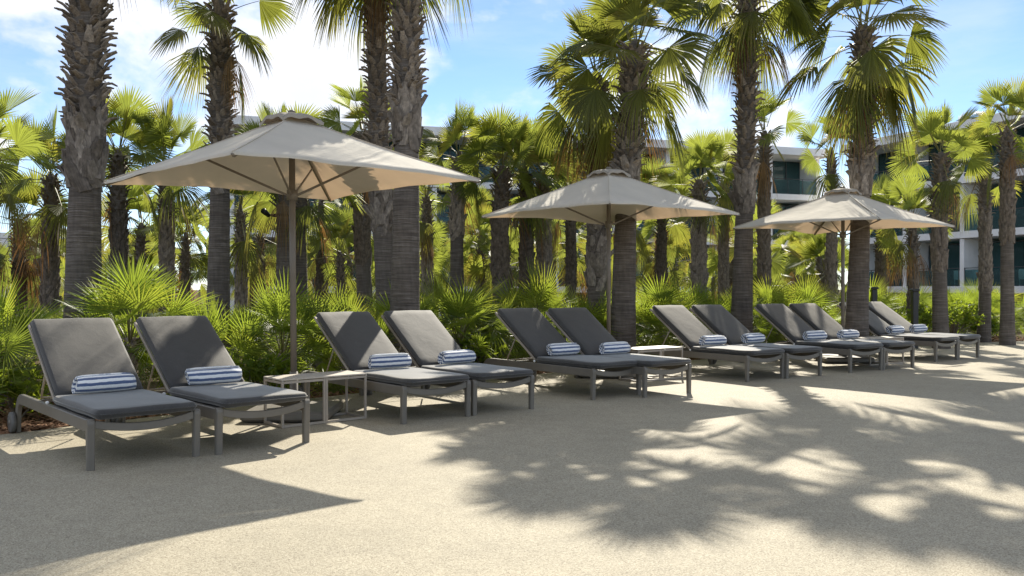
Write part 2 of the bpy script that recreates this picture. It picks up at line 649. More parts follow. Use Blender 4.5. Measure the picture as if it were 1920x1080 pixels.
def build_ground():
    def gh(d):
        k = min(max((d - 26) / 12, 0), 1)
        return -0.035 - 2.3 * k * k * (3 - 2 * k)
    xs = [-900, -400, -150, -80] + list(np.arange(-50, 51, 2.0)) + [80, 150, 400, 900]
    ys = [-400, -120, -40] + list(np.arange(-20, 64, 2.0)) + [90, 150, 300, 700, 1500]
    mb = MB()
    vs = [(x, y, gh(y) + (0.02 * math.sin(x * 1.7 + y) * math.sin(y * 1.3) if 5 < y < 26 else 0)) for y in ys for x in xs]
    nx = len(xs)
    fs = [(j * nx + i, j * nx + i + 1, (j + 1) * nx + i + 1, (j + 1) * nx + i) for j in range(len(ys) - 1) for i in range(nx - 1)]
    mb.add(vs, fs, smooth=True)
    structure(link('ground', mb.mesh('ground', M['soil'])))
    # paved deck: sheet on the camera's side of the curved edge, with a 5 cm rim
    mb = MB()
    top = [(p.x, p.y, 0.0) for p in EDGE_PTS]
    n = len(top)
    low = [(p[0], p[1], -0.06) for p in top]
    front = [(-40 + 85 * i / (n - 1), -40, 0.0) for i in range(n)]
    vs = top + low + front
    fs = [(2 * n + i, 2 * n + i + 1, i + 1, i) for i in range(n - 1)]
    fs += [(i, i + 1, n + i + 1, n + i) for i in range(n - 1)]
    mb.add(vs, fs)
    structure(link('deck', mb.mesh('deck', M['deck'])))
    # loose bark chips in the bed behind the loungers
    vs, fs = [], []
    for i in range(12000):
        k = random.uniform(8, len(EDGE_PTS) - 14)
        a = EDGE_PTS[int(k)]
        b = EDGE_PTS[int(k) + 1]
        p = a.lerp(b, k - int(k))
        t = (b - a).normalized()
        nrm = Vector((-t.y, t.x, 0))
        p = p + nrm * (0.02 + random.random() ** 1.5 * 1.9)
        z = -0.03 + random.random() * 0.035
        L, W = random.uniform(0.015, 0.055), random.uniform(0.006, 0.02)
        a1 = random.uniform(0, PI)
        u = Vector((math.cos(a1), math.sin(a1), random.uniform(-0.5, 0.5))) * L
        v = Vector((-math.sin(a1), math.cos(a1), random.uniform(-0.4, 0.4))) * W
        c = Vector((p.x, p.y, z))
        o = len(vs)
        vs += [c - u - v, c + u - v, c + u + v, c - u + v, c + Vector((0, 0, 0.008))]
        fs += [(o, o + 1, o + 4), (o + 1, o + 2, o + 4), (o + 2, o + 3, o + 4), (o + 3, o, o + 4)]
    mb = MB()
    mb.add(vs, fs)
    o = link('bark_chips', mb.mesh('bark_chips', M['chip']))
    o['kind'] = 'stuff'
    tag(o, 'loose reddish brown bark chips covering the planting bed', 'mulch')


build_ground()


# ------------------------------------------------------------------ hotel wings
def build_wing(x0, y0, x1, y1, bay, label, z_floors=(1.3, 4.5, 7.7), z_roof=10.8, skip_ground=False):
    """facade runs from (x0,y0) to (x1,y1); the rooms lie on its left-hand side (away from the camera)"""
    L = math.hypot(x1 - x0, y1 - y0)
    rz = math.atan2(y1 - y0, x1 - x0)
    root = thing('hotel_building', label, 'building', (x0, y0, 0), rz)
    depth, rec = 12.0, 2.0
    nb = max(1, round(L / bay))
    bw = L / nb
    # slabs and roof
    for z in z_floors:
        mb = MB()
        mb.bevel_box((L / 2, depth / 2, z - 0.2), (L, depth, 0.4), 0.015)
        link('floor_slab', mb.mesh('floor_slab', M['white']), root)
    mb = MB()
    mb.bevel_box((L / 2, depth / 2 - 0.4, z_roof - 0.26), (L + 0.6, depth + 0.8, 0.52), 0.02)
    roof = link('roof', mb.mesh('roof', M['white']), root)
    mb = MB()
    mb.box((L / 2, depth / 2, z_roof + 0.09), (L - 1.0, depth - 1.2, 0.18))
    link('roof_edge', mb.mesh('roof_edge', M['greywall']), roof)
    # core behind the rooms, end walls
    mb = MB()
    mb.box((L / 2, rec + 3.2, 4.0), (L - 0.2, 0.2, 13.0))
    link('rear_wall', mb.mesh('rear_wall', M['interior']), root)
    for x in (0.13, L - 0.13):
        mb = MB()
        mb.box((x, depth / 2 + 0.01, 4.0), (0.26, depth - 0.1, 13.3))
        link('end_wall', mb.mesh('end_wall', M['white']), root)
    # pillars below the first slab
    pm = MB()
    pm.bevel_box((0, 0, 0), (0.5, 0.5, 3.4), 0.02)
    pme = pm.mesh('pillar', M['white'])
    for i in range(nb + 1):
        link('pillar', pme, root, (0.35 + (L - 0.7) * i / nb, 0.45, -0.8))
    # fins between bays
    fm = MB()
    fm.box((0, 0, 0), (0.28, rec + 3.0, 2.78))
    fme = fm.mesh('divider_wall', M['white'])
    # windows
    gap, wh = bw - 0.5, 2.6
    wf = MB()
    npan = 3
    for k in range(npan + 1):
        wf.box((-gap / 2 + gap * k / npan, 0, 0), (0.07, 0.09, wh))
    wf.box((0, 0.002, wh / 2 - 0.03), (gap, 0.085, 0.06))
    wf.box((0, 0.002, -wh / 2 + 0.03), (gap, 0.085, 0.06))
    wfm = wf.mesh('window', M['alu'])
    pn = MB()
    pn.box((0, 0, 0), (gap / npan - 0.07, 0.02, wh - 0.12))
    pnm = pn.mesh('pane', M['pane'])
    cu = MB()
    n = 16
    cw = gap / npan * 0.9
    vs = []
    for i in range(n + 1):
        x = -cw / 2 + cw * i / n
        y = 0.06 * (1 if i % 2 else -1)
        vs += [(x, y, -wh / 2 + 0.05), (x, y, wh / 2 - 0.05)]
    cu.add(vs, [(2 * i, 2 * i + 2, 2 * i + 3, 2 * i + 1) for i in range(n)])
    cum = cu.mesh('curtain', M['curtain'])
    rl = MB()
    rl.box((0, 0, 0.53), (bw - 0.32, 0.05, 0.04))
    for k in range(4):
        rl.box((-(bw - 0.4) / 2 + (bw - 0.4) * k / 3, 0, 0), (0.035, 0.035, 1.03))
    rlm = rl.mesh('railing', M['alu'])
    gl = MB()
    for k in range(3):
        w3 = (bw - 0.4) / 3
        gl.box((-(bw - 0.4) / 2 + w3 * (k + 0.5), 0, -0.03), (w3 - 0.06, 0.015, 0.92))
    glm = gl.mesh('railing_glass', M['railglass'])
    rr = random.Random(5)
    for z in z_floors:
        for i in range(nb):
            cx = bw * (i + 0.5)
            if i < nb - 1:
                link('divider_wall', fme, root, (bw * (i + 1), (rec + 3.0) / 2 + 0.12, z + 1.39))
            w = link('window', wfm, root, (cx, rec, z + 1.31))
            for k in range(npan):
                link('pane', pnm, w, (-gap / 2 + gap * (k + 0.5) / npan, 0, 0))
            for k in range(npan):
                if rr.random() < 0.55:
                    link('curtain', cum, w, (-gap / 2 + gap * (k + 0.5) / npan, 0.3, 0), (0, 0, 0), (rr.uniform(0.5, 1), 1, 1))
            r = link('railing', rlm, root, (cx, 0.12, z + 0.53))
            link('railing_glass', glm, r)
    return root


build_wing(-15.9, 48.0, 21.6, 59.8, 4.1, 'long white three storey hotel wing across the back of the palm grove')
build_wing(23.0, 57.5, 31.0, 38.4, 4.1, 'white hotel wing with glazed balconies coming forward behind the rightmost palms')
# a paler pavilion seen through the trunks at the far left
def build_pavilion():
    root = thing('garden_pavilion', 'small white pavilion with green glass glimpsed between the leftmost palm trunks', 'building', (-31.2, 52, 0), R(14))
    for z in (-1.8, 1.5, 4.4):
        mb = MB(); mb.bevel_box((2.6, 2, z), (5.4, 4.4, 0.35), 0.02)
        link('floor_slab', mb.mesh('floor_slab', M['white']), root)
    for x in (0.2, 5.0):
        mb = MB(); mb.bevel_box((x, 0.1, 1.2), (0.5, 0.5, 6.0), 0.02)
        link('pillar', mb.mesh('pillar', M['white']), root)
    mb = MB(); mb.box((2.6, 3.6, 1.3), (5.0, 0.2, 6.2))
    link('rear_wall', mb.mesh('rear_wall', M['greywall']), root)
    for z in (-0.05, 2.95):
        mb = MB(); mb.box((2.6, 0.4, z), (4.3, 0.05, 2.5))
        link('pane', mb.mesh('pane', M['railglass']), root)


build_pavilion()


def build_balcony_chair(loc, rz, label):
    root = thing('balcony_chair', label, 'chair', loc, rz, 'white chairs on the hotel balconies')
    mb = MB(); mb.bevel_box((0, 0, 0.42), (0.55, 0.55, 0.07), 0.02); link('seat', mb.mesh('seat', M['white']), root)
    mb = MB(); mb.bevel_box((0, 0.25, 0.7), (0.55, 0.06, 0.5), 0.02); link('backrest', mb.mesh('backrest', M['white']), root)
    lm = MB(); lm.tube([(0, 0, 0), (0, 0, 0.39)], 0.02, 6); lme = lm.mesh('leg', M['white'])
    for sx in (-0.23, 0.23):
        for sy in (-0.23, 0.23):
            link('leg', lme, root, (sx, sy, 0))


_d = Vector((8.0, -19.1, 0)).normalized()
_n = Vector((-_d.y, _d.x, 0))
for s, z, _w in ((7.3, 1.3, 'lowest balcony, left one'), (8.6, 1.3, 'lowest balcony, middle one'), (11.5, 1.3, 'lowest balcony, right one'), (4.6, 7.7, 'top balcony, left one'), (6.0, 7.7, 'top balcony, middle one'), (10.3, 7.7, 'top balcony, right one')):
    p = Vector((23.0, 57.5, z + 0.002)) + _d * s + _n * 1.2
    build_balcony_chair(p, R(-67 + 180 + random.uniform(-25, 25)), 'white balcony chair of the right hotel wing, ' + _w)


# ------------------------------------------------------------------ palm leaves
def fan_mesh(name, elev, pet, Rb, nseg, spread, split, droop, seed, mat, dead=False, cup=0.12, curve=0.12, pw=0.012, roll=0.0, nod=0.0, wid=1.0):
    rr = random.Random(seed)
    e = R(elev)
    d0 = Vector((math.cos(e), 0, math.sin(e)))
    mb = MB()
    pts = []
    for i in range(6):
        t = i / 5
        pts.append(d0 * (pet * t) + Vector((0, 0, -curve * pet * t * t)))
    mb.tube(pts, [pw * 1.5, pw * 1.2, pw, pw * 0.9, pw * 0.8, pw * 0.7], 4, 1, cap=False, flat=0.6)
    hub = pts[-1]
    e2 = (pts[-1] - pts[-2]).normalized()
    y = Vector((0, 1, 0))
    nrm = e2.cross(y) * -1
    if nrm.z < 0 and abs(elev) < 90:
        nrm = -nrm
    if nod:                                  # the blade bends down (+) or up (-) from its stalk
        e2, nrm = (e2 * math.cos(R(nod)) - nrm * math.sin(R(nod))), (nrm * math.cos(R(nod)) + e2 * math.sin(R(nod)))
    if roll:                                 # and turns about its own axis
        q = Matrix.Rotation(R(roll), 3, e2)
        y, nrm = q @ y, q @ nrm
    vs, fs, uv = [], [], []
    sp = R(spread)
    dth = sp / nseg
    twist = rr.uniform(-0.25, 0.25)
    for i in range(nseg):
        th = -sp / 2 + dth * (i + 0.5) + rr.uniform(-0.12, 0.12) * dth
        rad = Rb * (0.70 + 0.30 * math.cos(th * 0.55)) * rr.uniform(0.9, 1.05)
        if dead:
            th *= 0.55 + 0.2 * rr.random()
        dr = (e2 * math.cos(th) + y * math.sin(th)).normalized()
        sd = (-e2 * math.sin(th) + y * math.cos(th)).normalized()
        dr = (dr + nrm * (cup * abs(math.sin(th)) + twist * math.sin(th) * 0.4)).normalized()
        g = droop * rr.uniform(0.75, 1.3)
        sv = rr.random()
        o = len(vs)
        lev = (0.02, split, split + (1 - split) * 0.5, 1.0) if not dead else (0.02, 0.4, 0.72, 1.0)
        wsp = math.tan(dth / 2) * rad * split * (1.03 * wid if not dead else 0.55)
        off = rr.uniform(-0.03, 0.03) * rad
        for k, t in enumerate(lev):
            zf = -g * Rb * max(t - split * 0.55, 0) ** 1.6 * 1.5
            p = hub + dr * (rad * t * (1 - 0.18 * g * t)) + Vector((0, 0, zf)) + sd * off * max(t - split, 0)
            if k == 0:
                w = wsp * 0.04
            elif k == 1:
                w = wsp
            elif k == 2:
                w = wsp * 0.70
            else:
                w = 0
            fold = nrm * (w * 0.55)
            if k < 3:
                vs += [p - sd * w, p + fold, p + sd * w]
                uv += [(t, sv)] * 3
            else:
                vs.append(p)
                uv.append((1.0, sv))
        for k in range(2):
            a = o + 3 * k
            fs += [(a, a + 1, a + 4, a + 3), (a + 1, a + 2, a + 5, a + 4)]
        a = o + 6
        fs += [(a, a + 1, o + 9), (a + 1, a + 2, o + 9)]
    mb.add(vs, fs, 0, uv)
    return mb.mesh(name, [mat, M['stalk'] if not dead else mat])


ELEVS = [82, 62, 42, 22, 2, -20, -42]
LEAVES = {}
for _i, _el in enumerate(ELEVS):
    LEAVES[_el] = [fan_mesh('frond', _el, 0.62, 0.72, 36, 190, 0.55, 0.10 + 0.07 * _i, 100 * _i + k, M['leaf'], cup=0.24 - 0.03 * _i, wid=1.12, roll=ro, nod=no) for k, (ro, no) in enumerate(((-38, 18), (-12, 30), (14, 8), (40, 24)))]
STIFF = {}
for _i, _el in enumerate(ELEVS):
    STIFF[_el] = [fan_mesh('frond', _el, 0.58, 0.64, 34, 175, 0.60, 0.03 + 0.05 * _i, 3000 + 100 * _i + k, M['bright'], cup=0.30 - 0.03 * _i, curve=0.08, roll=ro, nod=no) for k, (ro, no) in enumerate(((-62, 5), (-30, 22), (5, 38), (28, 12), (58, -6)))]
DEAD = [fan_mesh('dead_frond', el, 0.5, 0.75, 26, 150, 0.35, 0.75, 900 + k, M['dead'], True) for k, el in enumerate((-55, -68, -80, -74))]
HALF = [fan_mesh('frond', el, 0.6, 0.78, 32, 170, 0.4, 0.75, 950 + k, M['leaf']) for k, el in enumerate((-35, -50, -62))]
FANS = {}
FELEV = [85, 65, 45, 25, 5, -18]
for _i, _el in enumerate(FELEV):
    FANS[_el] = [fan_mesh('leaf', _el, 0.42, 0.48, 24, 180, 0.32, 0.05 + 0.035 * _i, 2000 + 100 * _i + k, M['fan'], cup=0.22, curve=0.06, pw=0.007, roll=ro, nod=no, wid=0.86) for k, (ro, no) in enumerate(((-45, 5), (-15, 20), (12, 0), (42, 14)))]


DRYFAN = [fan_mesh('dry_leaf', el, 0.36, 0.40, 18, 150, 0.3, 0.5, 2900 + k, M['dead'], True, pw=0.006) for k, el in enumerate((-30, -48, -62))]


def put_frond(meshes, parent, name, z, az, rr, scale, r0=0.07, tilt=9):
    me = rr.choice(meshes)
    s = scale * rr.uniform(0.86, 1.12)
    return link(name, me, parent, (math.cos(az) * r0, math.sin(az) * r0, z), (R(rr.uniform(-tilt, tilt)), R(rr.uniform(-tilt, tilt)), az), (s, s * rr.choice((-1, 1)), s))


def crown(root, top, rr, n, scale, lo=-30, hi=84, ndead=0, nhalf=0, spread=0.45, r0=0.08, pool=None):
    pool = pool or LEAVES
    a0 = rr.uniform(0, 6.28)
    for k in range(3):                       # young leaves standing up in the heart of the crown
        o = put_frond(pool[82], root, 'frond', 0, a0 + k * 2.1 + 0.7, rr, scale * 0.85, 0.02, 14)
        o.location += Vector((top.x, top.y, top.z - 0.25))
    for k in range(n):
        f = (k + 0.5) / n
        el = hi + (lo - hi) * f ** 0.9 + rr.uniform(-7, 7)
        best = min(ELEVS, key=lambda q: abs(q - el))
        az = a0 + k * 2.39996 + rr.uniform(-0.2, 0.2)
        o = put_frond(pool[best], root, 'frond', 0, az, rr, scale, r0)
        o.location += Vector((top.x, top.y, top.z - spread * f))
    for k in range(nhalf):
        az = a0 + k * 2.1 + rr.uniform(-0.5, 0.5)
        o = put_frond(HALF, root, 'frond', 0, az, rr, scale, r0)
        o.location += Vector((top.x, top.y, top.z - spread))
    for k in range(ndead):
        az = a0 + 1 + k * 2.39996 + rr.uniform(-0.5, 0.5)
        o = put_frond(DEAD, root, 'dead_frond', 0, az, rr, scale * 0.95, r0 + 0.04)
        o.location += Vector((top.x, top.y, top.z - spread - rr.uniform(0.0, 0.25)))


def boot_mesh(seed, kind):
    """one old leaf base: +x points out of the trunk, z up"""
    rr = random.Random(seed)
    mb = MB()
    if kind == 'stub':
        L = rr.uniform(0.11, 0.20)
        prof = [(-0.03, 0.060, 0.011, -0.045), (0.04, 0.046, 0.010, -0.008), (0.6 * L, 0.030, 0.008, 0.02), (L, 0.022 * rr.uniform(0.7, 1.4), 0.005, 0.015 + rr.uniform(-0.02, 0.05))]
        vs, fs = [], []
        for x, w, th, z in prof:
            vs += [(x, -w, z + th * 1.5), (x, 0, z - th * 0.6), (x, w, z + th * 1.5), (x, w * 0.9, z - th), (x, 0, z - th * 2.4), (x, -w * 0.9, z - th)]
        for i in range(3):
            for k in range(6):
                q = (k + 1) % 6
                fs.append((i * 6 + k, i * 6 + q, i * 6 + 6 + q, i * 6 + 6 + k))
        fs.append((18, 19, 20, 21, 22, 23))
        mb.add(vs, fs)
        return mb.mesh('leaf_base', M['stub'])
    # appressed sheath with a V split
    H = rr.uniform(0.26, 0.36)
    W = rr.uniform(0.055, 0.085)
    lean = rr.uniform(0.0, 0.035)
    sk = rr.uniform(-0.5, 0.5)
    vs, fs = [], []
    rows = [(-0.06, 0.9, 0.0), (0.4, 1.0, 0.35), (0.75, 0.72, 0.7), (1.0, 0.38, 1.0)]
    for f, w, o in rows:
        z = H * (f - 0.4)
        for y, xx in ((-1, -0.022), (-0.45, 0.008), (0.45, 0.008), (1, -0.022)):
            vs.append((lean * o + xx + 0.012, y * W * w + sk * H * f * 0.5, z))
    for i in range(3):
        for k in range(3):
            fs.append((i * 4 + k, i * 4 + k + 1, i * 4 + 5 + k, i * 4 + 4 + k))
    n0 = len(vs)
    for (x, y, z) in list(vs):
        vs.append((x - 0.022, y * 0.95, z - 0.004))
    for i in range(3):
        for k in range(3):
            fs.append((n0 + i * 4 + k + 1, n0 + i * 4 + k, n0 + i * 4 + 4 + k, n0 + i * 4 + 5 + k))
    for i in range(3):
        fs.append((i * 4, i * 4 + 4, n0 + i * 4 + 4, n0 + i * 4))
        fs.append((i * 4 + 7, i * 4 + 3, n0 + i * 4 + 3, n0 + i * 4 + 7))
    for k in range(3):
        fs.append((12 + k + 1, 12 + k, n0 + 12 + k, n0 + 12 + k + 1))
    mb.add(vs, fs)
    return mb.mesh('leaf_base', M['boot'])


STUBS = [boot_mesh(i, 'stub') for i in range(6)]
SHEATHS = [boot_mesh(20 + i, 'sheath') for i in range(6)]


def trunk_curve(H, lean, bend):
    def at(z):
        t = z / H
        return Vector((lean[0] * t + bend[0] * math.sin(PI * t), lean[1] * t + bend[1] * math.sin(PI * t), z))
    return at


def trunk_mesh(at, H, rad, rr, zend=None, n=18, step=0.07):
    mb = MB()
    zs = np.arange(-0.15, (zend or H) + step, step)
    ph = [rr.uniform(0, 6.28) for _ in range(4)]
    vs, fs = [], []
    for z in zs:
        c = at(max(z, 0))
        ring = 1 + 0.008 * math.sin(z * 45 + ph[0]) + 0.010 * math.sin(z * 19 + ph[1])
        for k in range(n):
            th = 2 * PI * k / n
            r = rad(z) * max(0.35, min(1.0, (H - z) / 0.30)) * ring * (1 + 0.025 * math.sin(2 * th + ph[2]) + 0.015 * math.sin(3 * th + z * 2 + ph[3]))
            vs.append((c.x + math.cos(th) * r, c.y + math.sin(th) * r, z))
    m = len(zs)
    for i in range(m - 1):
        for k in range(n):
            q = (k + 1) % n
            fs.append((i * n + k, i * n + q, i * n + n + q, i * n + n + k))
    fs.append(tuple(range((m - 1) * n, m * n)))
    mb.add(vs, fs, smooth=True)
    return mb


def joined_bark(at, H, rad, rr, z0, z_stub, dens, mb, scale=1.0):
    """the many small leaf bases of a slimmer palm, joined: (mesh builder)"""
    zl = H - z0 - 0.18
    nb = int(zl * dens)
    pools = {True: [(np.array([v.co[:] for v in m.vertices]), [tuple(p.vertices) for p in m.polygons]) for m in SHEATHS],
             False: [(np.array([v.co[:] for v in m.vertices]), [tuple(p.vertices) for p in m.polygons]) for m in STUBS]}
    for k in range(nb):
        z = z0 + zl * (k + 0.5) / nb
        az = k * 2.39996 + rr.uniform(-0.25, 0.25)
        c = at(z)
        r = rad(z)
        sh = z < z_stub + rr.uniform(-0.2, 0.2)
        vs, fs = rr.choice(pools[sh])
        s = scale * rr.uniform(0.8, 1.2)
        rot = np.array(Euler((rr.uniform(-0.3, 0.3), rr.uniform(-0.1, 0.15) if sh else rr.uniform(-0.8, 0.2), az)).to_matrix())
        p = (vs * s) @ rot.T + np.array([c.x + math.cos(az) * r, c.y + math.sin(az) * r, z])
        mb.add(p.tolist(), fs, 0)


def tall_palm(x, y, lean, bend, r0, z_smooth, z_stub, z_crown, label, seed, n=36, scale=1.0, ndead=3, nhalf=4, lo=-32):
    rr = random.Random(seed)
    root = thing('palm_tree', label, 'palm tree', (x, y, 0), 0, 'tall palms standing behind the loungers')
    at = trunk_curve(z_crown, lean, bend)

    def rad(z):
        base = r0 * (1.0 + 0.22 * math.exp(-max(z, 0) * 2.2))
        return base * (1.0 - 0.22 * min(z / z_smooth, 1.0)) if z < z_smooth else r0 * 0.78
    mb = trunk_mesh(at, z_crown, rad, rr, z_crown - 0.12)
    link('trunk', mb.mesh('trunk', M['trunk']), root)
    # leaf bases: grey clasping sheaths first, then projecting stubs, in a spiral
    z_top = min(z_crown - 0.15, 1.2 + 0.3375 * y + 0.45)
    zl = z_top - z_smooth
    nb = min(296, int(zl * 118))
    for k in range(nb):
        f = (k + 0.5) / nb
        z = z_smooth - 0.02 + zl * f
        z += abs(rr.gauss(0, 0.10)) if f < 0.06 else rr.uniform(-0.02, 0.02)
        az = k * 2.39996 + rr.uniform(-0.3, 0.3)
        c = at(z)
        r = rad(z)
        sheath = z < z_stub + rr.uniform(-0.2, 0.2)
        me = rr.choice(SHEATHS if sheath else STUBS)
        s = (r0 / 0.2) ** 0.5
        if sheath:
            s *= rr.uniform(0.8, 1.15)
            o = link('leaf_base', me, root, (c.x + math.cos(az) * (r + 0.002), c.y + math.sin(az) * (r + 0.002), z), (rr.uniform(-0.3, 0.3), rr.uniform(-0.06, 0.09) if rr.random() < 0.9 else rr.uniform(0.25, 0.7), az), (s, s, s))
        else:
            s *= rr.uniform(0.62, 0.95)
            o = link('leaf_base', me, root, (c.x + math.cos(az) * (r - 0.002), c.y + math.sin(az) * (r - 0.002), z), (rr.uniform(-0.35, 0.35), rr.uniform(-0.7, 0.2), az), s)
    if z_crown - z_top > 0.3:
        bb = MB()
        joined_bark(at, z_crown, rad, rr, z_top, z_top - 1, 90, bb, 0.85)
        o = link('leaf_base_cover', bb.mesh('leaf_base_cover', M['stub']), root)
        o['kind'] = 'stuff'
    top = at(z_crown)
    crown(root, top, rr, n, scale, lo=lo, ndead=ndead, nhalf=nhalf, spread=0.5, r0=r0 * 0.55)
    return root


#          x      y     lean           bend          r0   smooth stub crown  label
TALL = [
    (-4.79, 9.5, (0.10, 0.0), (0.0, 0), 0.212, 2.40, 3.15, 6.5, 'thick palm trunk rising out of the picture behind the first lounger', 1, 28, 1.05, 2, 2, -25),
    (-4.15, 12.0, (0.05, 0.0), (0.02, 0), 0.165, 2.62, 2.9, 5.35, 'slender palm, its small open crown against clouds, beyond the largest parasol', 2, 12, 0.72, 2, 3, -18),
    (-1.33, 10.5, (0.03, 0.0), (0.02, 0), 0.188, 3.0, 3.5, 6.6, 'front trunk of the close pair of palms behind the largest parasol', 3, 24, 1.0, 0, 3, -26),
    (-1.72, 12.2, (-0.24, 0.1), (-0.07, 0), 0.172, 2.0, 2.6, 6.7, 'leaning rear trunk of the close pair of palms behind the largest parasol', 4, 24, 1.0, 1, 4, -36),
    (1.66, 12.9, (0.22, 0.1), (-0.03, 0), 0.200, 2.9, 3.1, 5.05, 'palm with a wide full crown directly behind the middle parasol', 5, 18, 1.05, 1, 3, -16),
    (1.42, 14.6, (0.02, 0), (0.05, 0), 0.20, 1.3, 2.1, 5.0, 'palm with a long skirt of dry brown fronds left of the wide crowned palm', 6, 14, 0.95, 22, 4, -24),
    (4.01, 15.0, (0.13, 0), (0.03, 0), 0.195, 2.55, 3.2, 6.75, 'straight palm with hanging dry fronds between the middle and smallest parasol', 7, 20, 1.12, 5, 4, -28),
    (5.88, 14.6, (0.18, 0.1), (0.02, 0), 0.19, 2.85, 3.4, 5.85, 'tall palm with drooping crown right behind the smallest parasol', 8, 20, 1.12, 3, 6, -34),
]
for a in TALL:
    tall_palm(*a)


def slim_palm(x, y, z_crown, r0, label, seed, n=20, scale=0.95, z_smooth=None, lean=(0, 0), ndead=1, nhalf=1, lo=-12, group=None, dens=75, gz=0.0, hi=86):
    rr = random.Random(seed)
    n = int(n * 0.66)
    r0 *= 0.78
    root = thing('palm_tree', label, 'palm tree', (x, y, gz), rr.uniform(0, 6.28), group)
    at = trunk_curve(z_crown, lean, (rr.uniform(-0.06, 0.06), rr.uniform(-0.06, 0.06)))
    zs = z_smooth if z_smooth is not None else rr.uniform(0.2, 0.7)

    def rad(z):
        return r0 * (1 + 0.2 * math.exp(-max(z, 0) * 2.5)) * (1 - 0.2 * min(z / z_crown, 1))
    tb = trunk_mesh(at, z_crown, rad, rr, z_crown - 0.14, n=12, step=0.14)
    link('trunk', tb.mesh('trunk', M['trunk']), root)
    bb = MB()
    joined_bark(at, z_crown, rad, rr, zs, z_crown - rr.uniform(0.9, 1.5), dens, bb, 0.86 * (r0 / 0.2) ** 0.7)
    o = link('leaf_base_cover', bb.mesh('leaf_base_cover', [M['boot'] if rr.random() < 0.5 else M['stub']]), root)
    o['kind'] = 'stuff'
    crown(root, at(z_crown), rr, n, scale, lo=lo, hi=hi, ndead=ndead, nhalf=nhalf, spread=0.3, r0=r0 * 0.5, pool=STIFF)
    return root


#        x       y     crown  r0    label ...
SLIM = [
    (-9.25, 16.0, 2.75, 0.15, 'short palm with two bunches of dry fronds at the far left', dict(ndead=5, n=16)),
    (-8.10, 15.0, 3.45, 0.17, 'stout palm just left of the thick left trunk, dry frond hanging on its bark', dict(ndead=3, n=20)),
    (-6.92, 15.0, 3.85, 0.18, 'palm with yellowing lower fronds showing just right of the thick left trunk', dict(ndead=2, n=22)),
    (-6.32, 15.5, 3.75, 0.165, 'palm with bright green fan crown beside the left corner of the largest parasol', dict(n=24, z_smooth=0.9)),
    (-8.25, 19.0, 2.9, 0.14, 'thin palm half hidden between two stouter palms under the left parasol corner', dict(n=16)),
    (-7.65, 20.0, 2.7, 0.13, 'small palm with yellow green crown in front of the bright gap at left', dict(n=18)),
    (-6.05, 19.0, 3.2, 0.16, 'rough barked palm right of the slender palm, below the largest parasol', dict(n=20)),
    (-6.50, 22.0, 2.9, 0.13, 'thin dark palm seen below the left half of the largest parasol', dict(n=16)),
    (-3.90, 14.5, 3.6, 0.21, 'smooth trunked palm left of the largest parasol pole, with a strapped spotlight', dict(z_smooth=2.6, n=22)),
    (-3.70, 15.1, 3.4, 0.185, 'smooth trunked palm immediately right of the largest parasol pole', dict(z_smooth=2.2, n=20)),
    (-4.25, 21.0, 2.35, 0.14, 'small palm with its crown right under the near edge of the largest parasol', dict(n=22)),
    (-2.70, 16.0, 4.45, 0.20, 'palm whose crown shows left of the close pair, with a small camera on its trunk', dict(z_smooth=1.7, n=24, lean=(-0.35, 0))),
    (-0.98, 16.0, 3.95, 0.18, 'grey trunked palm with upright crown right of the close pair', dict(z_smooth=2.2, n=24)),
    (-0.17, 16.0, 3.75, 0.205, 'sturdy palm with a round dark green crown left of the middle parasol', dict(z_smooth=1.4, n=28)),
    (0.25, 17.0, 3.8, 0.175, 'palm with light fans over the left corner of the middle parasol', dict(n=24)),
    (0.62, 17.5, 3.8, 0.20, 'palm with pale yellow green crown over the left slope of the middle parasol', dict(n=26)),
    (1.32, 20.0, 3.7, 0.15, 'thin brown palm seen below the middle parasol, left of its pole', dict(n=20)),
    (-0.80, 22.0, 2.6, 0.14, 'small dark palm between the grey trunk and the sturdy palm', dict(n=20)),
    (3.95, 18.0, 3.75, 0.20, 'palm with a bright fan crown above the right slope of the middle parasol', dict(n=26)),
    (4.98, 20.0, 4.1, 0.155, 'thin palm with sparse fronds just left of the straight palm', dict(n=16)),
    (5.48, 18.5, 4.85, 0.165, 'palm with a few stiff upright fronds right of the straight palm, before teal windows', dict(n=14, lo=-25)),
    (7.10, 19.0, 4.55, 0.145, 'thin palm with a small tuft just left of the palm behind the smallest parasol', dict(n=13)),
    (8.90, 19.0, 2.95, 0.135, 'short palm standing under the right corner of the smallest parasol', dict(n=18, ndead=3)),
    (8.55, 17.0, 4.15, 0.185, 'palm with an upright fan crown in front of the right hotel wing', dict(n=20, z_smooth=1.6)),
    (10.5, 19.0, 4.15, 0.165, 'palm with narrow trunk between the two palms nearest the picture edge at right', dict(n=18, z_smooth=1.2)),
    (10.45, 18.0, 4.85, 0.18, 'rightmost palm with grey lower trunk before the white hotel wall', dict(n=22, z_smooth=2.2)),
    (-7.95, 13.0, 3.5, 0.16, 'palm at the left picture edge showing only a few fronds', dict(n=18)),
    (-1.85, 18.5, 3.45, 0.155, 'dark palm trunk close behind the right edge of the close pair', dict(n=20)),
    (3.70, 21.0, 3.6, 0.16, 'palm behind the middle parasol cap with yellowing crown', dict(n=22)),
    (9.10, 21.0, 3.3, 0.155, 'palm with loose grey green fronds right of the palm behind the smallest parasol', dict(n=22)),
    (10.3, 16.0, 4.2, 0.17, 'palm standing just beyond the right picture edge, fronds reaching in', dict(n=18)),
]
SLIM[-1] = (10.6, 16.0) + SLIM[-1][2:]
SLIM = [q for q in SLIM if q[0] != 10.6]
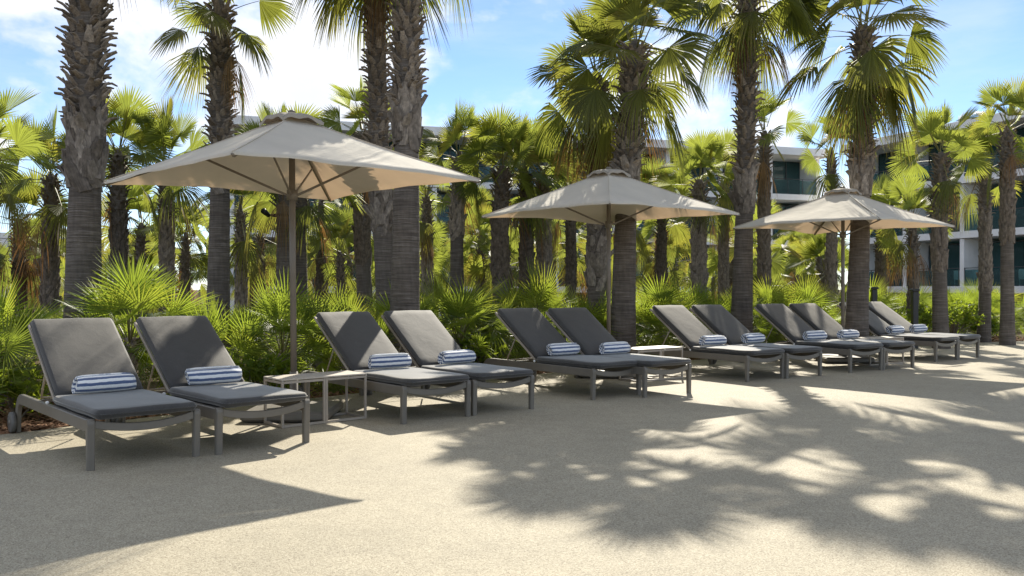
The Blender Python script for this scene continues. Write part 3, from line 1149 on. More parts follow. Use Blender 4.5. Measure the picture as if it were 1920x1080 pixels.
for i, (x, y, zc, r0, lab, kw) in enumerate(SLIM):
    kw = dict(kw)
    kw.setdefault('scale', 0.84 if x > -2 else 0.9)
    zc -= 0.12
    slim_palm(x, y, zc, r0, lab, 300 + i, group='slimmer palms of the grove', **kw)


def ground_z(d):
    k = min(max((d - 26) / 12, 0), 1)
    return -0.035 - 2.3 * k * k * (3 - 2 * k)


# ------------------------------------------------------------------ deep grove: small palms that nothing tells apart
def build_grove():
    rr = random.Random(77)
    pts = []
    tries = 0
    while len(pts) < 82 and tries < 6000:
        tries += 1
        y = rr.uniform(20.5, 41)
        x = y * rr.uniform(-0.66, 0.66)
        if any((x - a) ** 2 + (y - b) ** 2 < 2.15 ** 2 for a, b, _ in pts):
            continue
        px = x / y
        zc = rr.uniform(1.9, 3.7)
        if px < -0.30:
            zc = rr.uniform(1.7, 2.9)
            if rr.random() < 0.35:
                continue
        if px > 0.2:
            zc = rr.uniform(1.5, 2.9)
        if px > 0.37:
            continue
        pts.append((x, y, zc))
    gaps = [(-9, 'left of the thick left trunk'), (-0.504, 'between the thick left trunk and the slender palm'), (-0.346, 'between the slender palm and the largest parasol pole'), (-0.255, 'between the largest parasol pole and the close pair'),
            (-0.13, 'between the close pair and the sturdy round crowned palm'), (-0.01, 'between the sturdy palm and the wide crowned palm'), (0.13, 'between the wide crowned palm and the straight palm'),
            (0.267, 'between the straight palm and the smallest parasol'), (0.40, 'right of the smallest parasol pole')]
    pts.sort(key=lambda q: q[1])
    nth = ['nearest', 'second nearest', 'third nearest', 'fourth nearest', 'fifth nearest', 'sixth nearest', 'seventh nearest', 'eighth nearest', 'ninth nearest', 'tenth nearest',
           'eleventh nearest', 'twelfth nearest', 'thirteenth nearest', 'fourteenth nearest', 'fifteenth nearest', 'sixteenth nearest', 'seventeenth nearest', 'eighteenth nearest', 'nineteenth nearest', 'twentieth nearest', 'furthest', 'furthest', 'furthest']
    count = {}
    for i, (x, y, zc) in enumerate(pts):
        gap = [g for t, g in gaps if x / y > t][-1]
        count[gap] = count.get(gap, 0) + 1
        lab = '%s small grove palm %s' % (nth[count[gap] - 1], gap)
        gz = ground_z(y)
        slim_palm(x, y, zc - gz, rr.uniform(0.11, 0.155), lab, 500 + i, n=17, scale=rr.uniform(0.8, 1.08), ndead=rr.choice((0, 1, 2)), nhalf=2, group='small palms deep in the grove', dens=30, gz=gz, lo=-25)


build_grove()


# ------------------------------------------------------------------ low fan palms in the bed
def fan_shrub(x, y, label, seed, size=1.0, trunk_h=0.3, n=26, group=None, lo=-8):
    rr = random.Random(seed)
    root = thing('fan_palm_shrub', label, 'shrub', (x, y, -0.03), rr.uniform(0, 6.28), group)
    H = trunk_h
    mb = MB()
    k = 9
    vs, fs = [], []
    zs = np.linspace(-0.05, H, 6)
    for z in zs:
        for j in range(k):
            th = 2 * PI * j / k
            r = 0.075 * (1.15 - 0.25 * z / max(H, 0.1)) * rr.uniform(0.85, 1.15)
            vs.append((math.cos(th) * r, math.sin(th) * r, z))
    for i in range(5):
        for j in range(k):
            q = (j + 1) % k
            fs.append((i * k + j, i * k + q, i * k + k + q, i * k + k + j))
    fs.append(tuple(range(5 * k, 6 * k)))
    mb.add(vs, fs, smooth=True)
    for j in range(int(60 * H) + 14):       # shaggy fibres and old stalks round the stem
        az = rr.uniform(0, 6.28)
        z = rr.uniform(0, H)
        d = Vector((math.cos(az), math.sin(az), 0))
        p0 = d * 0.06 + Vector((0, 0, z))
        p1 = p0 + d * rr.uniform(0.03, 0.09) + Vector((0, 0, rr.uniform(-0.03, 0.12)))
        mb.tube([p0, p1], [0.012, 0.004], 4, 0, cap=False)
    link('trunk', mb.mesh('trunk', M['stub']), root)
    a0 = rr.uniform(0, 6.28)
    for j in range(n):
        f = (j + 0.5) / n
        el = 86 + (lo - 86) * f ** 0.85 + rr.uniform(-9, 9)
        best = min(FELEV, key=lambda q: abs(q - el))
        put_frond(FANS[best], root, 'leaf', H - 0.10 * f, a0 + j * 2.39996 + rr.uniform(-0.3, 0.3), rr, size * rr.uniform(0.85, 1.15), 0.04, 10)
    for j in range(rr.choice((2, 3, 4, 5))):
        put_frond(DRYFAN, root, 'dry_leaf', H * 0.75, rr.uniform(0, 6.28), rr, size, 0.05, 14)
    return root


FRONT = [  # x, y, size, trunk, label
    (-5.00, 7.75, 1.0, 0.32, 'fan palm shrub at the left edge with a shaggy dark stem, beside the first lounger'),
    (-5.35, 8.9, 1.1, 0.35, 'dense fan palm shrub left of the thick left trunk'),
    (-4.10, 9.05, 0.85, 0.30, 'bright fan palm shrub at the foot of the thick left trunk'),
    (-3.92, 8.75, 1.08, 0.66, 'tallest fan palm shrub on a bare stem between the first and second loungers'),
    (-3.05, 9.0, 1.0, 0.28, 'low fan palm shrub directly behind the second lounger'),
    (-2.62, 9.75, 1.12, 0.42, 'spreading fan palm shrub left of the largest parasol pole'),
    (-1.98, 10.3, 1.0, 0.30, 'fan palm shrub right of the largest parasol pole, behind the table'),
    (-1.45, 11.4, 1.05, 0.40, 'upright fan palm shrub behind the third lounger'),
    (-0.72, 11.5, 1.20, 0.48, 'big yellow green fan palm shrub behind the fourth lounger'),
    (-0.25, 12.3, 1.0, 0.35, 'fan palm shrub filling the gap between the fourth and fifth loungers'),
    (0.40, 13.1, 1.25, 0.50, 'rounded bright fan palm shrub behind the fifth lounger'),
    (1.12, 13.3, 1.05, 0.36, 'fan palm shrub left of the middle parasol pole behind the sixth lounger'),
    (1.95, 14.0, 1.0, 0.36, 'fan palm shrub at the foot of the wide crowned palm'),
    (2.55, 14.6, 1.2, 0.45, 'golden fan palm shrub behind the seventh lounger'),
    (3.20, 15.6, 1.15, 0.45, 'arching fan palm shrub behind the eighth lounger'),
    (4.15, 15.7, 1.1, 0.35, 'dark fan palm shrub at the foot of the straight palm'),
    (5.05, 16.4, 1.2, 0.45, 'tall fan palm shrub behind the ninth lounger'),
    (5.75, 16.8, 1.2, 0.45, 'light green fan palm shrub behind the smallest parasol pole'),
    (7.35, 17.6, 1.2, 0.40, 'yellow green fan palm shrub behind the last pair of loungers'),
    (10.3, 19.9, 1.1, 0.40, 'fan palm shrub with dark stem at the right end of the bed'),
    (11.2, 20.2, 1.2, 0.45, 'grey green fan palm shrub at the right picture edge'),
]
for i, (x, y, s, th, lab) in enumerate(FRONT):
    fan_shrub(x, y, lab, 1000 + i, s * 0.97, th + 0.06, 28, 'fan palm shrubs along the deck')


LOUNGERS = [  # front-left foot x, y, heading degrees, label
    (-2.773, 5.614, 42.0, 'lounger nearest the left picture edge, rear wheel by the mulch'),
    (-2.115, 6.154, 43.0, 'lounger second from the left, beside the low table under the largest parasol'),
    (-0.956, 7.529, 39.5, 'lounger third from the left, just right of the low table under the largest parasol'),
    (-0.357, 8.033, 38.5, 'lounger fourth from the left, its seat reaching toward the middle of the deck'),
    (0.869, 9.143, 38.0, 'lounger fifth from the left, left one of the pair under the middle parasol'),
    (1.455, 9.350, 36.0, 'lounger sixth from the left, beside the middle parasol pole'),
    (3.007, 10.91, 35.0, 'lounger seventh from the left, right of the table under the middle parasol'),
    (3.640, 11.31, 34.0, 'lounger eighth from the left, between the middle and the smallest parasol'),
    (4.785, 12.08, 32.0, 'lounger ninth from the left, left one of the pair before the smallest parasol'),
    (5.430, 12.48, 31.5, 'lounger tenth from the left, beside the smallest parasol pole'),
    (6.880, 13.86, 37.0, 'lounger eleventh from the left, next to last before the bushes'),
    (7.495, 14.34, 37.0, 'lounger furthest to the right at the end of the row'),
]


def build_understory():
    rr = random.Random(31)
    pts, ROWS, SEEN, SMALL = [], [], {}, set()
    for row, (o0, o1) in enumerate(((1.6, 2.6), (2.8, 4.2), (4.4, 7.0))):
        k = 13.0
        while k < len(EDGE_PTS) - 9:
            a, b = EDGE_PTS[int(k)], EDGE_PTS[int(k) + 1]
            t = (b - a).normalized()
            n = Vector((-t.y, t.x, 0))
            p = a.lerp(b, k - int(k)) + n * rr.uniform(o0, o1)
            step = rr.uniform(0.8, 1.25)
            k += step / max((b - a).length, 0.05)
            if p.y < 6 or abs(p.x / p.y) > 0.66:
                continue
            if any((p.x - q[0]) ** 2 + (p.y - q[1]) ** 2 < 0.45 for q in FRONT):
                continue
            pts.append(p)
            ROWS.append(('second row', 'third row', 'fourth row')[row])
    ordn = ['first', 'second', 'third', 'fourth', 'fifth', 'sixth', 'seventh', 'eighth', 'ninth', 'tenth', 'eleventh', 'twelfth']
    backs = [(x - 1.5 * math.sin(R(a)) + 0.35 * math.cos(R(a)), y + 1.5 * math.cos(R(a)) + 0.35 * math.sin(R(a))) for x, y, a, _ in LOUNGERS]
    for i, p in enumerate(pts):
        q = [(p.x / p.y) - bx / by for bx, by in backs]
        j = min(range(12), key=lambda k: abs(q[k]))
        where = 'straight behind' if abs(q[j]) < 0.018 else ('just left of' if q[j] < 0 else 'just right of')
        if q[j] > 0 and j == 11:
            lab = '%s fan palm shrub at the right end, %s' % (ROWS[i], ['nearest the last lounger', 'second beyond the last lounger', 'third beyond the last lounger', 'fourth beyond the last lounger', 'furthest from the last lounger', 'outermost of its row'][min(5, sum(1 for k in range(i) if ROWS[k] == ROWS[i] and pts[k].x / pts[k].y > backs[11][0] / backs[11][1]))])
        else:
          lab = '%s fan palm shrub %s the %s lounger from the left' % (ROWS[i], where, ordn[j])
        SEEN[lab] = SEEN.get(lab, 0) + 1
        if SEEN[lab] > 1:
            lab = 'smaller ' + lab if SEEN[lab] == 2 else 'outer ' + lab
            SMALL.add(i)
        fan_shrub(p.x, p.y, lab, 1500 + i, rr.uniform(0.92, 1.2) * (0.8 if i in SMALL else 1), rr.uniform(0.18, 0.38), 18, 'fan palm shrubs deeper in the bed')


build_understory()


def leafy_bush(x, y, r, h, label, seed, n=420):
    rr = random.Random(seed)
    root = thing('leafy_bush', label, 'bush', (x, y, -0.03), 0, 'broad leaved bushes in the bed')
    st = MB()
    tips = []
    for k in range(16):
        az = rr.uniform(0, 6.28)
        rad = r * rr.uniform(0.2, 0.9)
        tip = Vector((math.cos(az) * rad, math.sin(az) * rad, h * rr.uniform(0.55, 0.95)))
        mid = tip * 0.5 + Vector((rr.uniform(-.05, .05), rr.uniform(-.05, .05), 0.06))
        st.tube([(0, 0, 0), mid, tip], [0.012, 0.008, 0.004], 5, 0, cap=False)
        tips.append((mid, tip))
    link('stem', st.mesh('stem', M['stub']), root)
    mb = MB()
    for k in range(n):
        mid, tip = rr.choice(tips)
        f = rr.random() ** 0.6
        c = mid.lerp(tip, f) + Vector((rr.gauss(0, .05), rr.gauss(0, .05), rr.gauss(0, .05)))
        d = Vector((rr.gauss(0, 1), rr.gauss(0, 1), rr.uniform(-0.2, 1.0))).normalized()
        s = d.cross(Vector((rr.gauss(0, 1), rr.gauss(0, 1), rr.gauss(0, 1)))).normalized()
        L, W = rr.uniform(0.07, 0.13), rr.uniform(0.020, 0.032)
        nn = d.cross(s) * 0.012
        sv = rr.random()
        mb.add([c, c + d * L * 0.45 + s * W + nn, c + d * L, c + d * L * 0.45 - s * W + nn, c + d * L * 0.5], [(0, 1, 4), (1, 2, 4), (2, 3, 4), (3, 0, 4)], 0, [(0.1, sv), (0.5, sv), (0.88, sv), (0.5, sv), (0.4, sv)])
    o = link('foliage', mb.mesh('foliage', M['bush']), root)
    o['kind'] = 'stuff'


leafy_bush(-0.45, 11.35, 0.33, 0.6, 'small yellow green leafy bush between the fourth and fifth loungers', 1)
leafy_bush(8.85, 18.5, 0.75, 1.0, 'bright leafy bush beyond the end of the last lounger', 2, 800)
leafy_bush(9.75, 18.9, 0.7, 0.95, 'leafy bush under the rightmost palms', 3, 700)
leafy_bush(8.1, 18.0, 0.55, 0.7, 'small leafy bush right behind the last lounger', 4, 500)
leafy_bush(10.9, 19.6, 0.55, 0.55, 'low leafy bush at the right edge of the paving', 5, 500)
leafy_bush(-4.55, 7.85, 0.35, 0.45, 'low leafy plant behind the first lounger', 6, 300)
leafy_bush(-2.6, 8.9, 0.35, 0.5, 'low leafy plant left of the largest parasol pole', 7, 300)
leafy_bush(-1.15, 10.9, 0.4, 0.5, 'low leafy plant between the third and fourth loungers', 8, 300)


# ------------------------------------------------------------------ sun loungers
W_L = 0.70


def puffy(mb, w, l, t, r, y0=0.0, mat=0, seed=0):
    """cushion slab: x centred, y from y0 to y0+l, z from 0 to t, rounded all round and slightly full"""
    rr = random.Random(seed)

    def ax(n, a, e):
        s = [0, 0.15, 0.4, 0.75, 1.0]
        inner = list(np.linspace(e, a - e, n))
        return [e * (1 - math.cos(q * PI / 2)) for q in s[:-1]] + inner + [a - e * (1 - math.cos(q * PI / 2)) for q in reversed(s[:-1])]
    xs, ys = ax(8, w, r), ax(12, l, r)
    nx, ny = len(xs), len(ys)

    def prof(d):
        q = min(d / r, 1.0)
        return math.sqrt(max(0.0, 1 - (1 - q) ** 2))
    for sgn in (1, -1):
        vs = []
        for j in ys:
            for i in xs:
                ex, ey = min(i, w - i), min(j, l - j)
                h = prof(ex) * prof(ey)
                full = 0.007 * math.sin(PI * i / w) * math.sin(PI * j / l)
                wav = 0.0025 * math.sin(i * 17 + seed) * math.sin(j * 11 + seed * 2)
                # round the plan corners a little
                cr = 0.035
                px, py = i, j
                if ex < cr and ey < cr:
                    k = 0.35 * min(1 - ex / cr, 1 - ey / cr) * cr
                    px += k if i < w / 2 else -k
                    py += k if j < l / 2 else -k
                vs.append((px - w / 2, py + y0, t / 2 + sgn * (t / 2 * h + (full + wav) * (1 if h > 0.5 else 0))))
        fs = []
        for a in range(ny - 1):
            for b in range(nx - 1):
                q = (a * nx + b, a * nx + b + 1, a * nx + nx + b + 1, a * nx + nx + b)
                fs.append(q if sgn > 0 else tuple(reversed(q)))
        mb.add(vs, fs, mat, smooth=True)


def make_lounger():
    root = thing('sun_lounger', '', 'sun lounger', (0, 0, 0), 0, 'sun loungers in a row along the deck')
    tp = M['taupe']
    # side rails that bend down into the rear legs
    for x in (0.0, W_L):
        pts = [(x, 0.03, 0.288), (x, 0.6, 0.288), (x, 1.2, 0.288), (x, 1.84, 0.288)]
        hh = [0.042, 0.042, 0.042, 0.042]
        for k in range(1, 7):
            a = k / 6 * PI / 2
            pts.append((x, 1.84 + 0.14 * math.sin(a), 0.288 - 0.14 * (1 - math.cos(a))))
            hh.append(0.042 - 0.012 * k / 6)
        pts += [(x, 1.985, 0.07), (x, 1.985, 0.004)]
        hh += [0.027, 0.025]
        mb = MB()
        mb.sweep_rect(pts, 0.017, hh, (1, 0, 0))
        link('side_rail', mb.mesh('side_rail', tp), root)
    # front legs with a rounded top
    lm = MB()
    prof = [(0.0, 0.021), (0.16, 0.024), (0.26, 0.028), (0.305, 0.030), (0.325, 0.026), (0.336, 0.014)]
    vs, fs = [], []
    for z, h in prof:
        w = 0.024
        k = 0.007
        vs += [(w - k, -h, z), (w, -h + k, z), (w, h - k, z), (w - k, h, z), (-w + k, h, z), (-w, h - k, z), (-w, -h + k, z), (-w + k, -h, z)]
    for i in range(len(prof) - 1):
        for q in range(8):
            j = (q + 1) % 8
            fs.append((i * 8 + q, i * 8 + j, i * 8 + 8 + j, i * 8 + 8 + q))
    fs.append(tuple(reversed(range(8))))
    fs.append(tuple(range((len(prof) - 1) * 8, len(prof) * 8)))
    lm.add(vs, fs)
    lme = lm.mesh('front_leg', tp)
    for x in (-0.001, W_L + 0.001):
        link('front_leg', lme, root, (x, 0.0, 0))
    # bowed front bar and the rear cross bar
    mb = MB()
    pts = []
    for i in range(13):
        f = i / 12
        pts.append((0.022 + (W_L - 0.044) * f, -0.004 - 0.012 * math.sin(PI * f), 0.300 - 0.042 * math.sin(PI * f) ** 0.8))
    mb.sweep_rect(pts, 0.012, 0.027, (0, 1, 0))
    link('front_bar', mb.mesh('front_bar', tp), root)
    mb = MB()
    mb.sweep_rect([(0.018, 1.05, 0.262), (W_L - 0.018, 1.05, 0.262)], 0.018, 0.014, (0, 1, 0))
    mb.sweep_rect([(0.018, 1.9, 0.255), (W_L - 0.018, 1.9, 0.255)], 0.014, 0.014, (0, 1, 0))
    link('cross_bar', mb.mesh('cross_bar', tp), root)
    # seat sling
    mb = MB()
    mb.box((W_L / 2, 0.56, 0.322), (W_L - 0.05, 0.92, 0.006))
    link('seat_sling', mb.mesh('seat_sling', M['sling']), root)
    # cushions
    mb = MB()
    puffy(mb, 0.675, 1.07, 0.064, 0.028, seed=1)
    sc_ = link('seat_cushion', mb.mesh('seat_cushion', M['cushion']), root, (W_L / 2, -0.075, 0.334))

    def piping(w, l, t, parent):
        hw_, c = w / 2 + 0.001, 0.03
        loop = [(-hw_ + c, 0, t), (hw_ - c, 0, t), (hw_, c, t), (hw_, l - c, t), (hw_ - c, l, t), (-hw_ + c, l, t), (-hw_, l - c, t), (-hw_, c, t), (-hw_ + c, 0, t), (-hw_ + c + 0.01, 0, t)]
        pb = MB()
        pb.tube(loop, 0.0042, 6, cap=False)
        link('piping', pb.mesh('piping', M['cushion']), parent)
    piping(0.675, 1.07, 0.032, sc_)
    tilt = R(34.5)
    piv = Vector((W_L / 2, 0.985, 0.358))
    mb = MB()
    puffy(mb, 0.635, 0.97, 0.060, 0.027, seed=2)
    bc_ = link('back_cushion', mb.mesh('back_cushion', M['cushion']), root, piv, (tilt, 0, 0))
    piping(0.635, 0.97, 0.030, bc_)
    # frame behind the back cushion
    mb = MB()
    rot = Matrix.Rotation(tilt, 3, 'X')

    def bp(x, y, z):
        return rot @ Vector((x, y, z)) + piv
    hw = 0.312
    mb.sweep_rect([bp(-hw, 0.02, -0.018), bp(-hw, 0.965, -0.018)], 0.010, 0.014, (1, 0, 0))
    mb.sweep_rect([bp(hw, 0.02, -0.018), bp(hw, 0.965, -0.018)], 0.010, 0.014, (1, 0, 0))
    mb.sweep_rect([bp(-hw + 0.011, 0.953, -0.018), bp(hw - 0.011, 0.953, -0.018)], 0.012, 0.010, rot @ Vector((0, 1, 0)))
    link('back_frame', mb.mesh('back_frame', M['sand']), root)
    mb = MB()
    mb.box((0, 0, 0), (0.59, 0.90, 0.006))
    link('back_sling', mb.mesh('back_sling', M['sling']), root, bp(0, 0.48, -0.012), (tilt, 0, 0))
    # prop stay
    mb = MB()
    for x in (-hw + 0.05, hw - 0.05):
        a = bp(x, 0.52, -0.034)
        mb.tube([a, (a.x, a.y + 0.20, 0.31)], 0.008, 6)
    a, b = bp(-hw + 0.05, 0.52, -0.034), bp(hw - 0.05, 0.52, -0.034)
    mb.tube([(a.x, a.y + 0.20, 0.315), (b.x, b.y + 0.20, 0.315)], 0.008, 6)
    link('prop_stay', mb.mesh('prop_stay', M['sand']), root)
    # hinge knobs
    km = MB()
    km.tube([(-0.012, 0, 0), (0.0, 0, 0), (0.010, 0, 0)], [0.008, 0.013, 0.010], 10)
    kme = km.mesh('hinge_knob', M['nylon'])
    for x in (-0.028, W_L + 0.028):
        link('hinge_knob', kme, root, (x, 0.955, 0.352))
    # wheels
    wm = MB()
    wm.tube([(-0.019, 0, 0), (-0.015, 0, 0), (0.015, 0, 0), (0.019, 0, 0)], [0.075, 0.085, 0.085, 0.075], 22, up=(0, 0, 1))
    wme = wm.mesh('wheel', M['rubber'])
    hm = MB()
    hm.tube([(-0.022, 0, 0), (0.022, 0, 0)], 0.022, 14)
    hme = hm.mesh('hub_cap', M['taupe'])
    for x in (-0.044, W_L + 0.044):
        w = link('wheel', wme, root, (x, 1.995, 0.087))
        link('hub_cap', hme, w)
    return root


proto = make_lounger()
LOUNGER_OBJS = []
for i, (x, y, a, lab) in enumerate(LOUNGERS):
    full = 'charcoal ' + lab
    if i == 0:
        proto.location = (x, y, 0.001)
        proto.rotation_euler = (0, 0, R(a))
        proto['label'] = full
        LOUNGER_OBJS.append(proto)
    else:
        LOUNGER_OBJS.append(copy_tree(proto, (x, y, 0.001), R(a), full))


# ------------------------------------------------------------------ rolled towels
def towel_mesh(seed, L=0.41):
    """a towel wound into a roll: the cross-section is a thick spiral, stripes follow the winding"""
    rr = random.Random(seed)
    th = 0.0135
    turns = 4.3
    n = 120
    sec, s = [], 0.0
    last = None
    for i in range(n + 1):
        f = i / n
        a = turns * 2 * PI * f
        r = 0.012 + (0.074 - 0.012) * f
        rough = 0.0016 * math.sin(a * 1.3 + seed)
        p = Vector((math.cos(a - 0.6) * (r + rough), math.sin(a - 0.6) * (r + rough) * 0.93))
        if last is not None:
            s += (p - last).length
        last = p
        sec.append((p, s))
    nl = 9
    vs, uv, fs = [], [], []
    for j in range(nl):
        g = j / (nl - 1)
        y = -L / 2 + L * g
        endf = 1 - 0.10 * (abs(2 * g - 1) ** 6)
        for i, (p, s) in enumerate(sec):
            t = sec[min(i + 1, n)][0] - sec[max(i - 1, 0)][0]
            t.normalize()
            nr = Vector((t.y, -t.x))
            yo = y + (0.014 * math.sin(i * 0.21 + seed) + 0.010 * math.sin(i * 0.05)) * (1 if j == 0 else (-0.6 if j == nl - 1 else 0))
            for sg in (1, -1):
                q = (p + nr * sg * th * 0.46) * endf
                vs.append((yo, q.x, q.y))
                uv.append((s, g))
    m = 2 * (n + 1)
    for j in range(nl - 1):
        for i in range(n):
            a = j * m + 2 * i
            fs.append((a, a + m, a + m + 2, a + 2))
            fs.append((a + 3, a + m + 3, a + m + 1, a + 1))
        a = j * m
        fs.append((a + 1, a + m + 1, a + m, a))
        a = j * m + 2 * n
        fs.append((a, a + m, a + m + 1, a + 1))
    for j, rev in ((0, False), (nl - 1, True)):
        for i in range(n):
            a = j * m + 2 * i
            q = (a, a + 2, a + 3, a + 1)
            fs.append(tuple(reversed(q)) if rev else q)
    mb = MB()
    mb.add(vs, fs, 0, uv, smooth=True)
    return mb.mesh('towel', M['towel'])


TOWELS = [towel_mesh(s) for s in (1, 4, 9)]
ORD = ['first', 'second', 'third', 'fourth', 'fifth', 'sixth', 'seventh', 'eighth', 'ninth', 'tenth', 'eleventh', 'last']
TOFF = [(0.33, 0.02), (0.33, -0.03), (0.37, -0.02), (0.40, 0.05), (0.33, 0.0), (0.35, 0.03), (0.33, 0), (0.36, 0.05), (0.33, 0), (0.36, 0.04), (0.34, 0.02), (0.36, 0.0)]
for i, lo in enumerate(LOUNGER_OBJS):
    mw = Matrix.Translation(lo.location) @ Matrix.Rotation(lo.rotation_euler.z, 4, 'Z')
    p = mw @ Vector((TOFF[i][0] + 0.02, 0.88, 0.404 + 0.071))
    o = link('towel', TOWELS[i % 3], None, p, (0.35 * (i % 3), 0, lo.rotation_euler.z + TOFF[i][1] * 2.2))
    tag(o, 'blue and white striped towel rolled up on the %s lounger from the left' % ORD[i] if i < 11 else 'blue and white striped towel rolled up on the rightmost lounger', 'towel', 'rolled striped towels on the loungers')


# ------------------------------------------------------------------ parasols
def make_parasol():
    root = thing('parasol', '', 'parasol', (0, 0, 0), 0, 'square taupe parasols over the loungers')
    a, zc, za = 1.745, 2.20, 2.80
    mb = MB()
    mb.bevel_box((0, 0, 0.055), (0.78, 0.78, 0.085), 0.022)
    base = link('base_slab', mb.mesh('base_slab', M['taupe']), root)
    wm = MB(); wm.tube([(-0.02, 0, 0), (0.02, 0, 0)], 0.022, 12)
    wme = wm.mesh('caster', M['rubber'])
    for sx in (-0.3, 0.3):
        for sy in (-0.3, 0.3):
            link('caster', wme, base, (sx, sy, 0.022))
    mb = MB()
    mb.tube([(0, 0, 0.09), (0, 0, 0.14), (0, 0, 0.15), (0, 0, 0.42)], [0.075, 0.06, 0.038, 0.038], 18)
    link('base_sleeve', mb.mesh('base_sleeve', M['taupe']), root)
    mb = MB()
    mb.tube([(0, 0, 0.12), (0, 0, 2.74)], 0.029, 18)
    link('pole', mb.mesh('pole', M['pole']), root)
    # canopy: four panels between corner ribs
    mb = MB()
    cor = [Vector((a * math.cos(k * PI / 2), a * math.sin(k * PI / 2), zc)) for k in range(4)]
    apex = Vector((0, 0, za))
    na, nt = 16, 14
    for k in range(4):
        c0, c1 = cor[k], cor[(k + 1) % 4]
        vs = []
        for j in range(nt + 1):
            t = 0.02 + 0.98 * j / nt
            for i in range(na + 1):
                f = i / na
                bow = 4 * f * (1 - f)
                e = c0.lerp(c1, f)
                inn = Vector((-e.x, -e.y, 0)) * (0.075 * bow)
                e = e + inn + Vector((0, 0, 0.045 * bow))
                p = apex.lerp(e, t)
                p.z -= 0.035 * bow * t * (1.3 - t) + 0.012 * math.sin(PI * t)
                p.z += (0.004 * math.sin(f * 22 + k) + 0.005 * math.sin(f * 9 + 7 * t + k * 2.1) + 0.003 * math.sin(f * 15 - 11 * t + k)) * t
                vs.append(p)
        w = na + 1
        fs = [(j * w + i, (j + 1) * w + i, (j + 1) * w + i + 1, j * w + i + 1) for j in range(nt) for i in range(na)]
        # folded hem: short band turned down
        o = len(vs)
        for i in range(na + 1):
            p = vs[nt * w + i]
            vs.append(Vector((p.x * 1.001, p.y * 1.001, p.z - 0.022)))
        for i in range(na):
            fs.append((nt * w + i, o + i, o + i + 1, nt * w + i + 1))
        mb.add(vs, fs, smooth=True)
    can = link('canopy', mb.mesh('canopy', M['canopy']), root)
    for k in range(4):
        pts = [apex.lerp(cor[k], t) + Vector((0, 0, 0.004 - 0.012 * math.sin(PI * t))) for t in [0.02 + 0.98 * q / 12 for q in range(13)]]
        sm = MB()
        sm.tube(pts, 0.007, 6, flat=0.6)
        link('seam', sm.mesh('seam', M['canopy']), can)
    # vent cap
    mb = MB()
    n = 10
    s = 0.30
    for k in range(4):
        c0 = Vector((s * math.cos(k * PI / 2), s * math.sin(k * PI / 2), 0))
        c1 = Vector((s * math.cos((k + 1) * PI / 2), s * math.sin((k + 1) * PI / 2), 0))
        vs = []
        for j in range(5):
            t = j / 4
            for i in range(n + 1):
                f = i / n
                e = c0.lerp(c1, f)
                p = e * t
                p.z = za + 0.022 - 0.085 * t * t + 0.045 * (4 * f * (1 - f)) * t * t + 0.012 * math.sin(f * 13 + k * 2) * t * t
                vs.append(p)
        o = len(vs)
        for i in range(n + 1):
            p = vs[4 * (n + 1) + i]
            vs.append(Vector((p.x * 0.99, p.y * 0.99, p.z - 0.03)))
        w = n + 1
        fs = [(j * w + i, (j + 1) * w + i, (j + 1) * w + i + 1, j * w + i + 1) for j in range(5) for i in range(n)]
        mb.add(vs, fs, smooth=True)
    link('vent_cap', mb.mesh('vent_cap', M['cap']), root)
    mb = MB()
    mb.tube([(0, 0, za + 0.02), (0, 0, za + 0.045), (0, 0, za + 0.055)], [0.035, 0.035, 0.015], 12)
    link('finial', mb.mesh('finial', M['pole']), root)
    # hub, ribs, struts
    mb = MB()
    mb.tube([(0, 0, 2.02), (0, 0, 2.11)], 0.05, 14)
    mb.tube([(0, 0, 2.66), (0, 0, 2.735)], 0.06, 14)
    link('hub', mb.mesh('hub', M['pole']), root)
    for k in range(4):
        d = Vector((math.cos(k * PI / 2), math.sin(k * PI / 2), 0))
        sd = Vector((-d.y, d.x, 0))
        p0 = Vector((0, 0, za - 0.085)) + d * 0.05
        p1 = d * (a - 0.02) + Vector((0, 0, zc - 0.020))
        mb = MB()
        mb.sweep_rect([p0, p0.lerp(p1, 0.5) + Vector((0, 0, -0.018)), p1], 0.011, 0.017, sd)
        rib = link('rib', mb.mesh('rib', M['pole']), root)
        q = p0.lerp(p1, 0.48)
        mb = MB()
        mb.sweep_rect([d * 0.05 + Vector((0, 0, 2.065)), q + Vector((0, 0, -0.03))], 0.007, 0.011, sd)
        link('strut', mb.mesh('strut', M['pole']), rib)
        tm = MB()
        tm.tube([p1 - d * 0.03, p1 + d * 0.03], [0.016, 0.010], 8)
        link('rib_tip', tm.mesh('rib_tip', M['pole']), rib)
    return root


par = make_parasol()
par.location = (-2.03, 7.95, 0)
par.rotation_euler = (R(0.3), R(-0.4), R(0.5))
par['label'] = 'largest looking taupe square parasol over the two pairs of loungers on the left'
copy_tree(par, (1.32, 11.65, 0), R(-6), 'middle taupe square parasol, its cap ruffled, between the fifth and eighth loungers')
copy_tree(par, (5.39, 13.9, 0), R(-5), 'smallest looking taupe square parasol above the last pairs of loungers on the right')


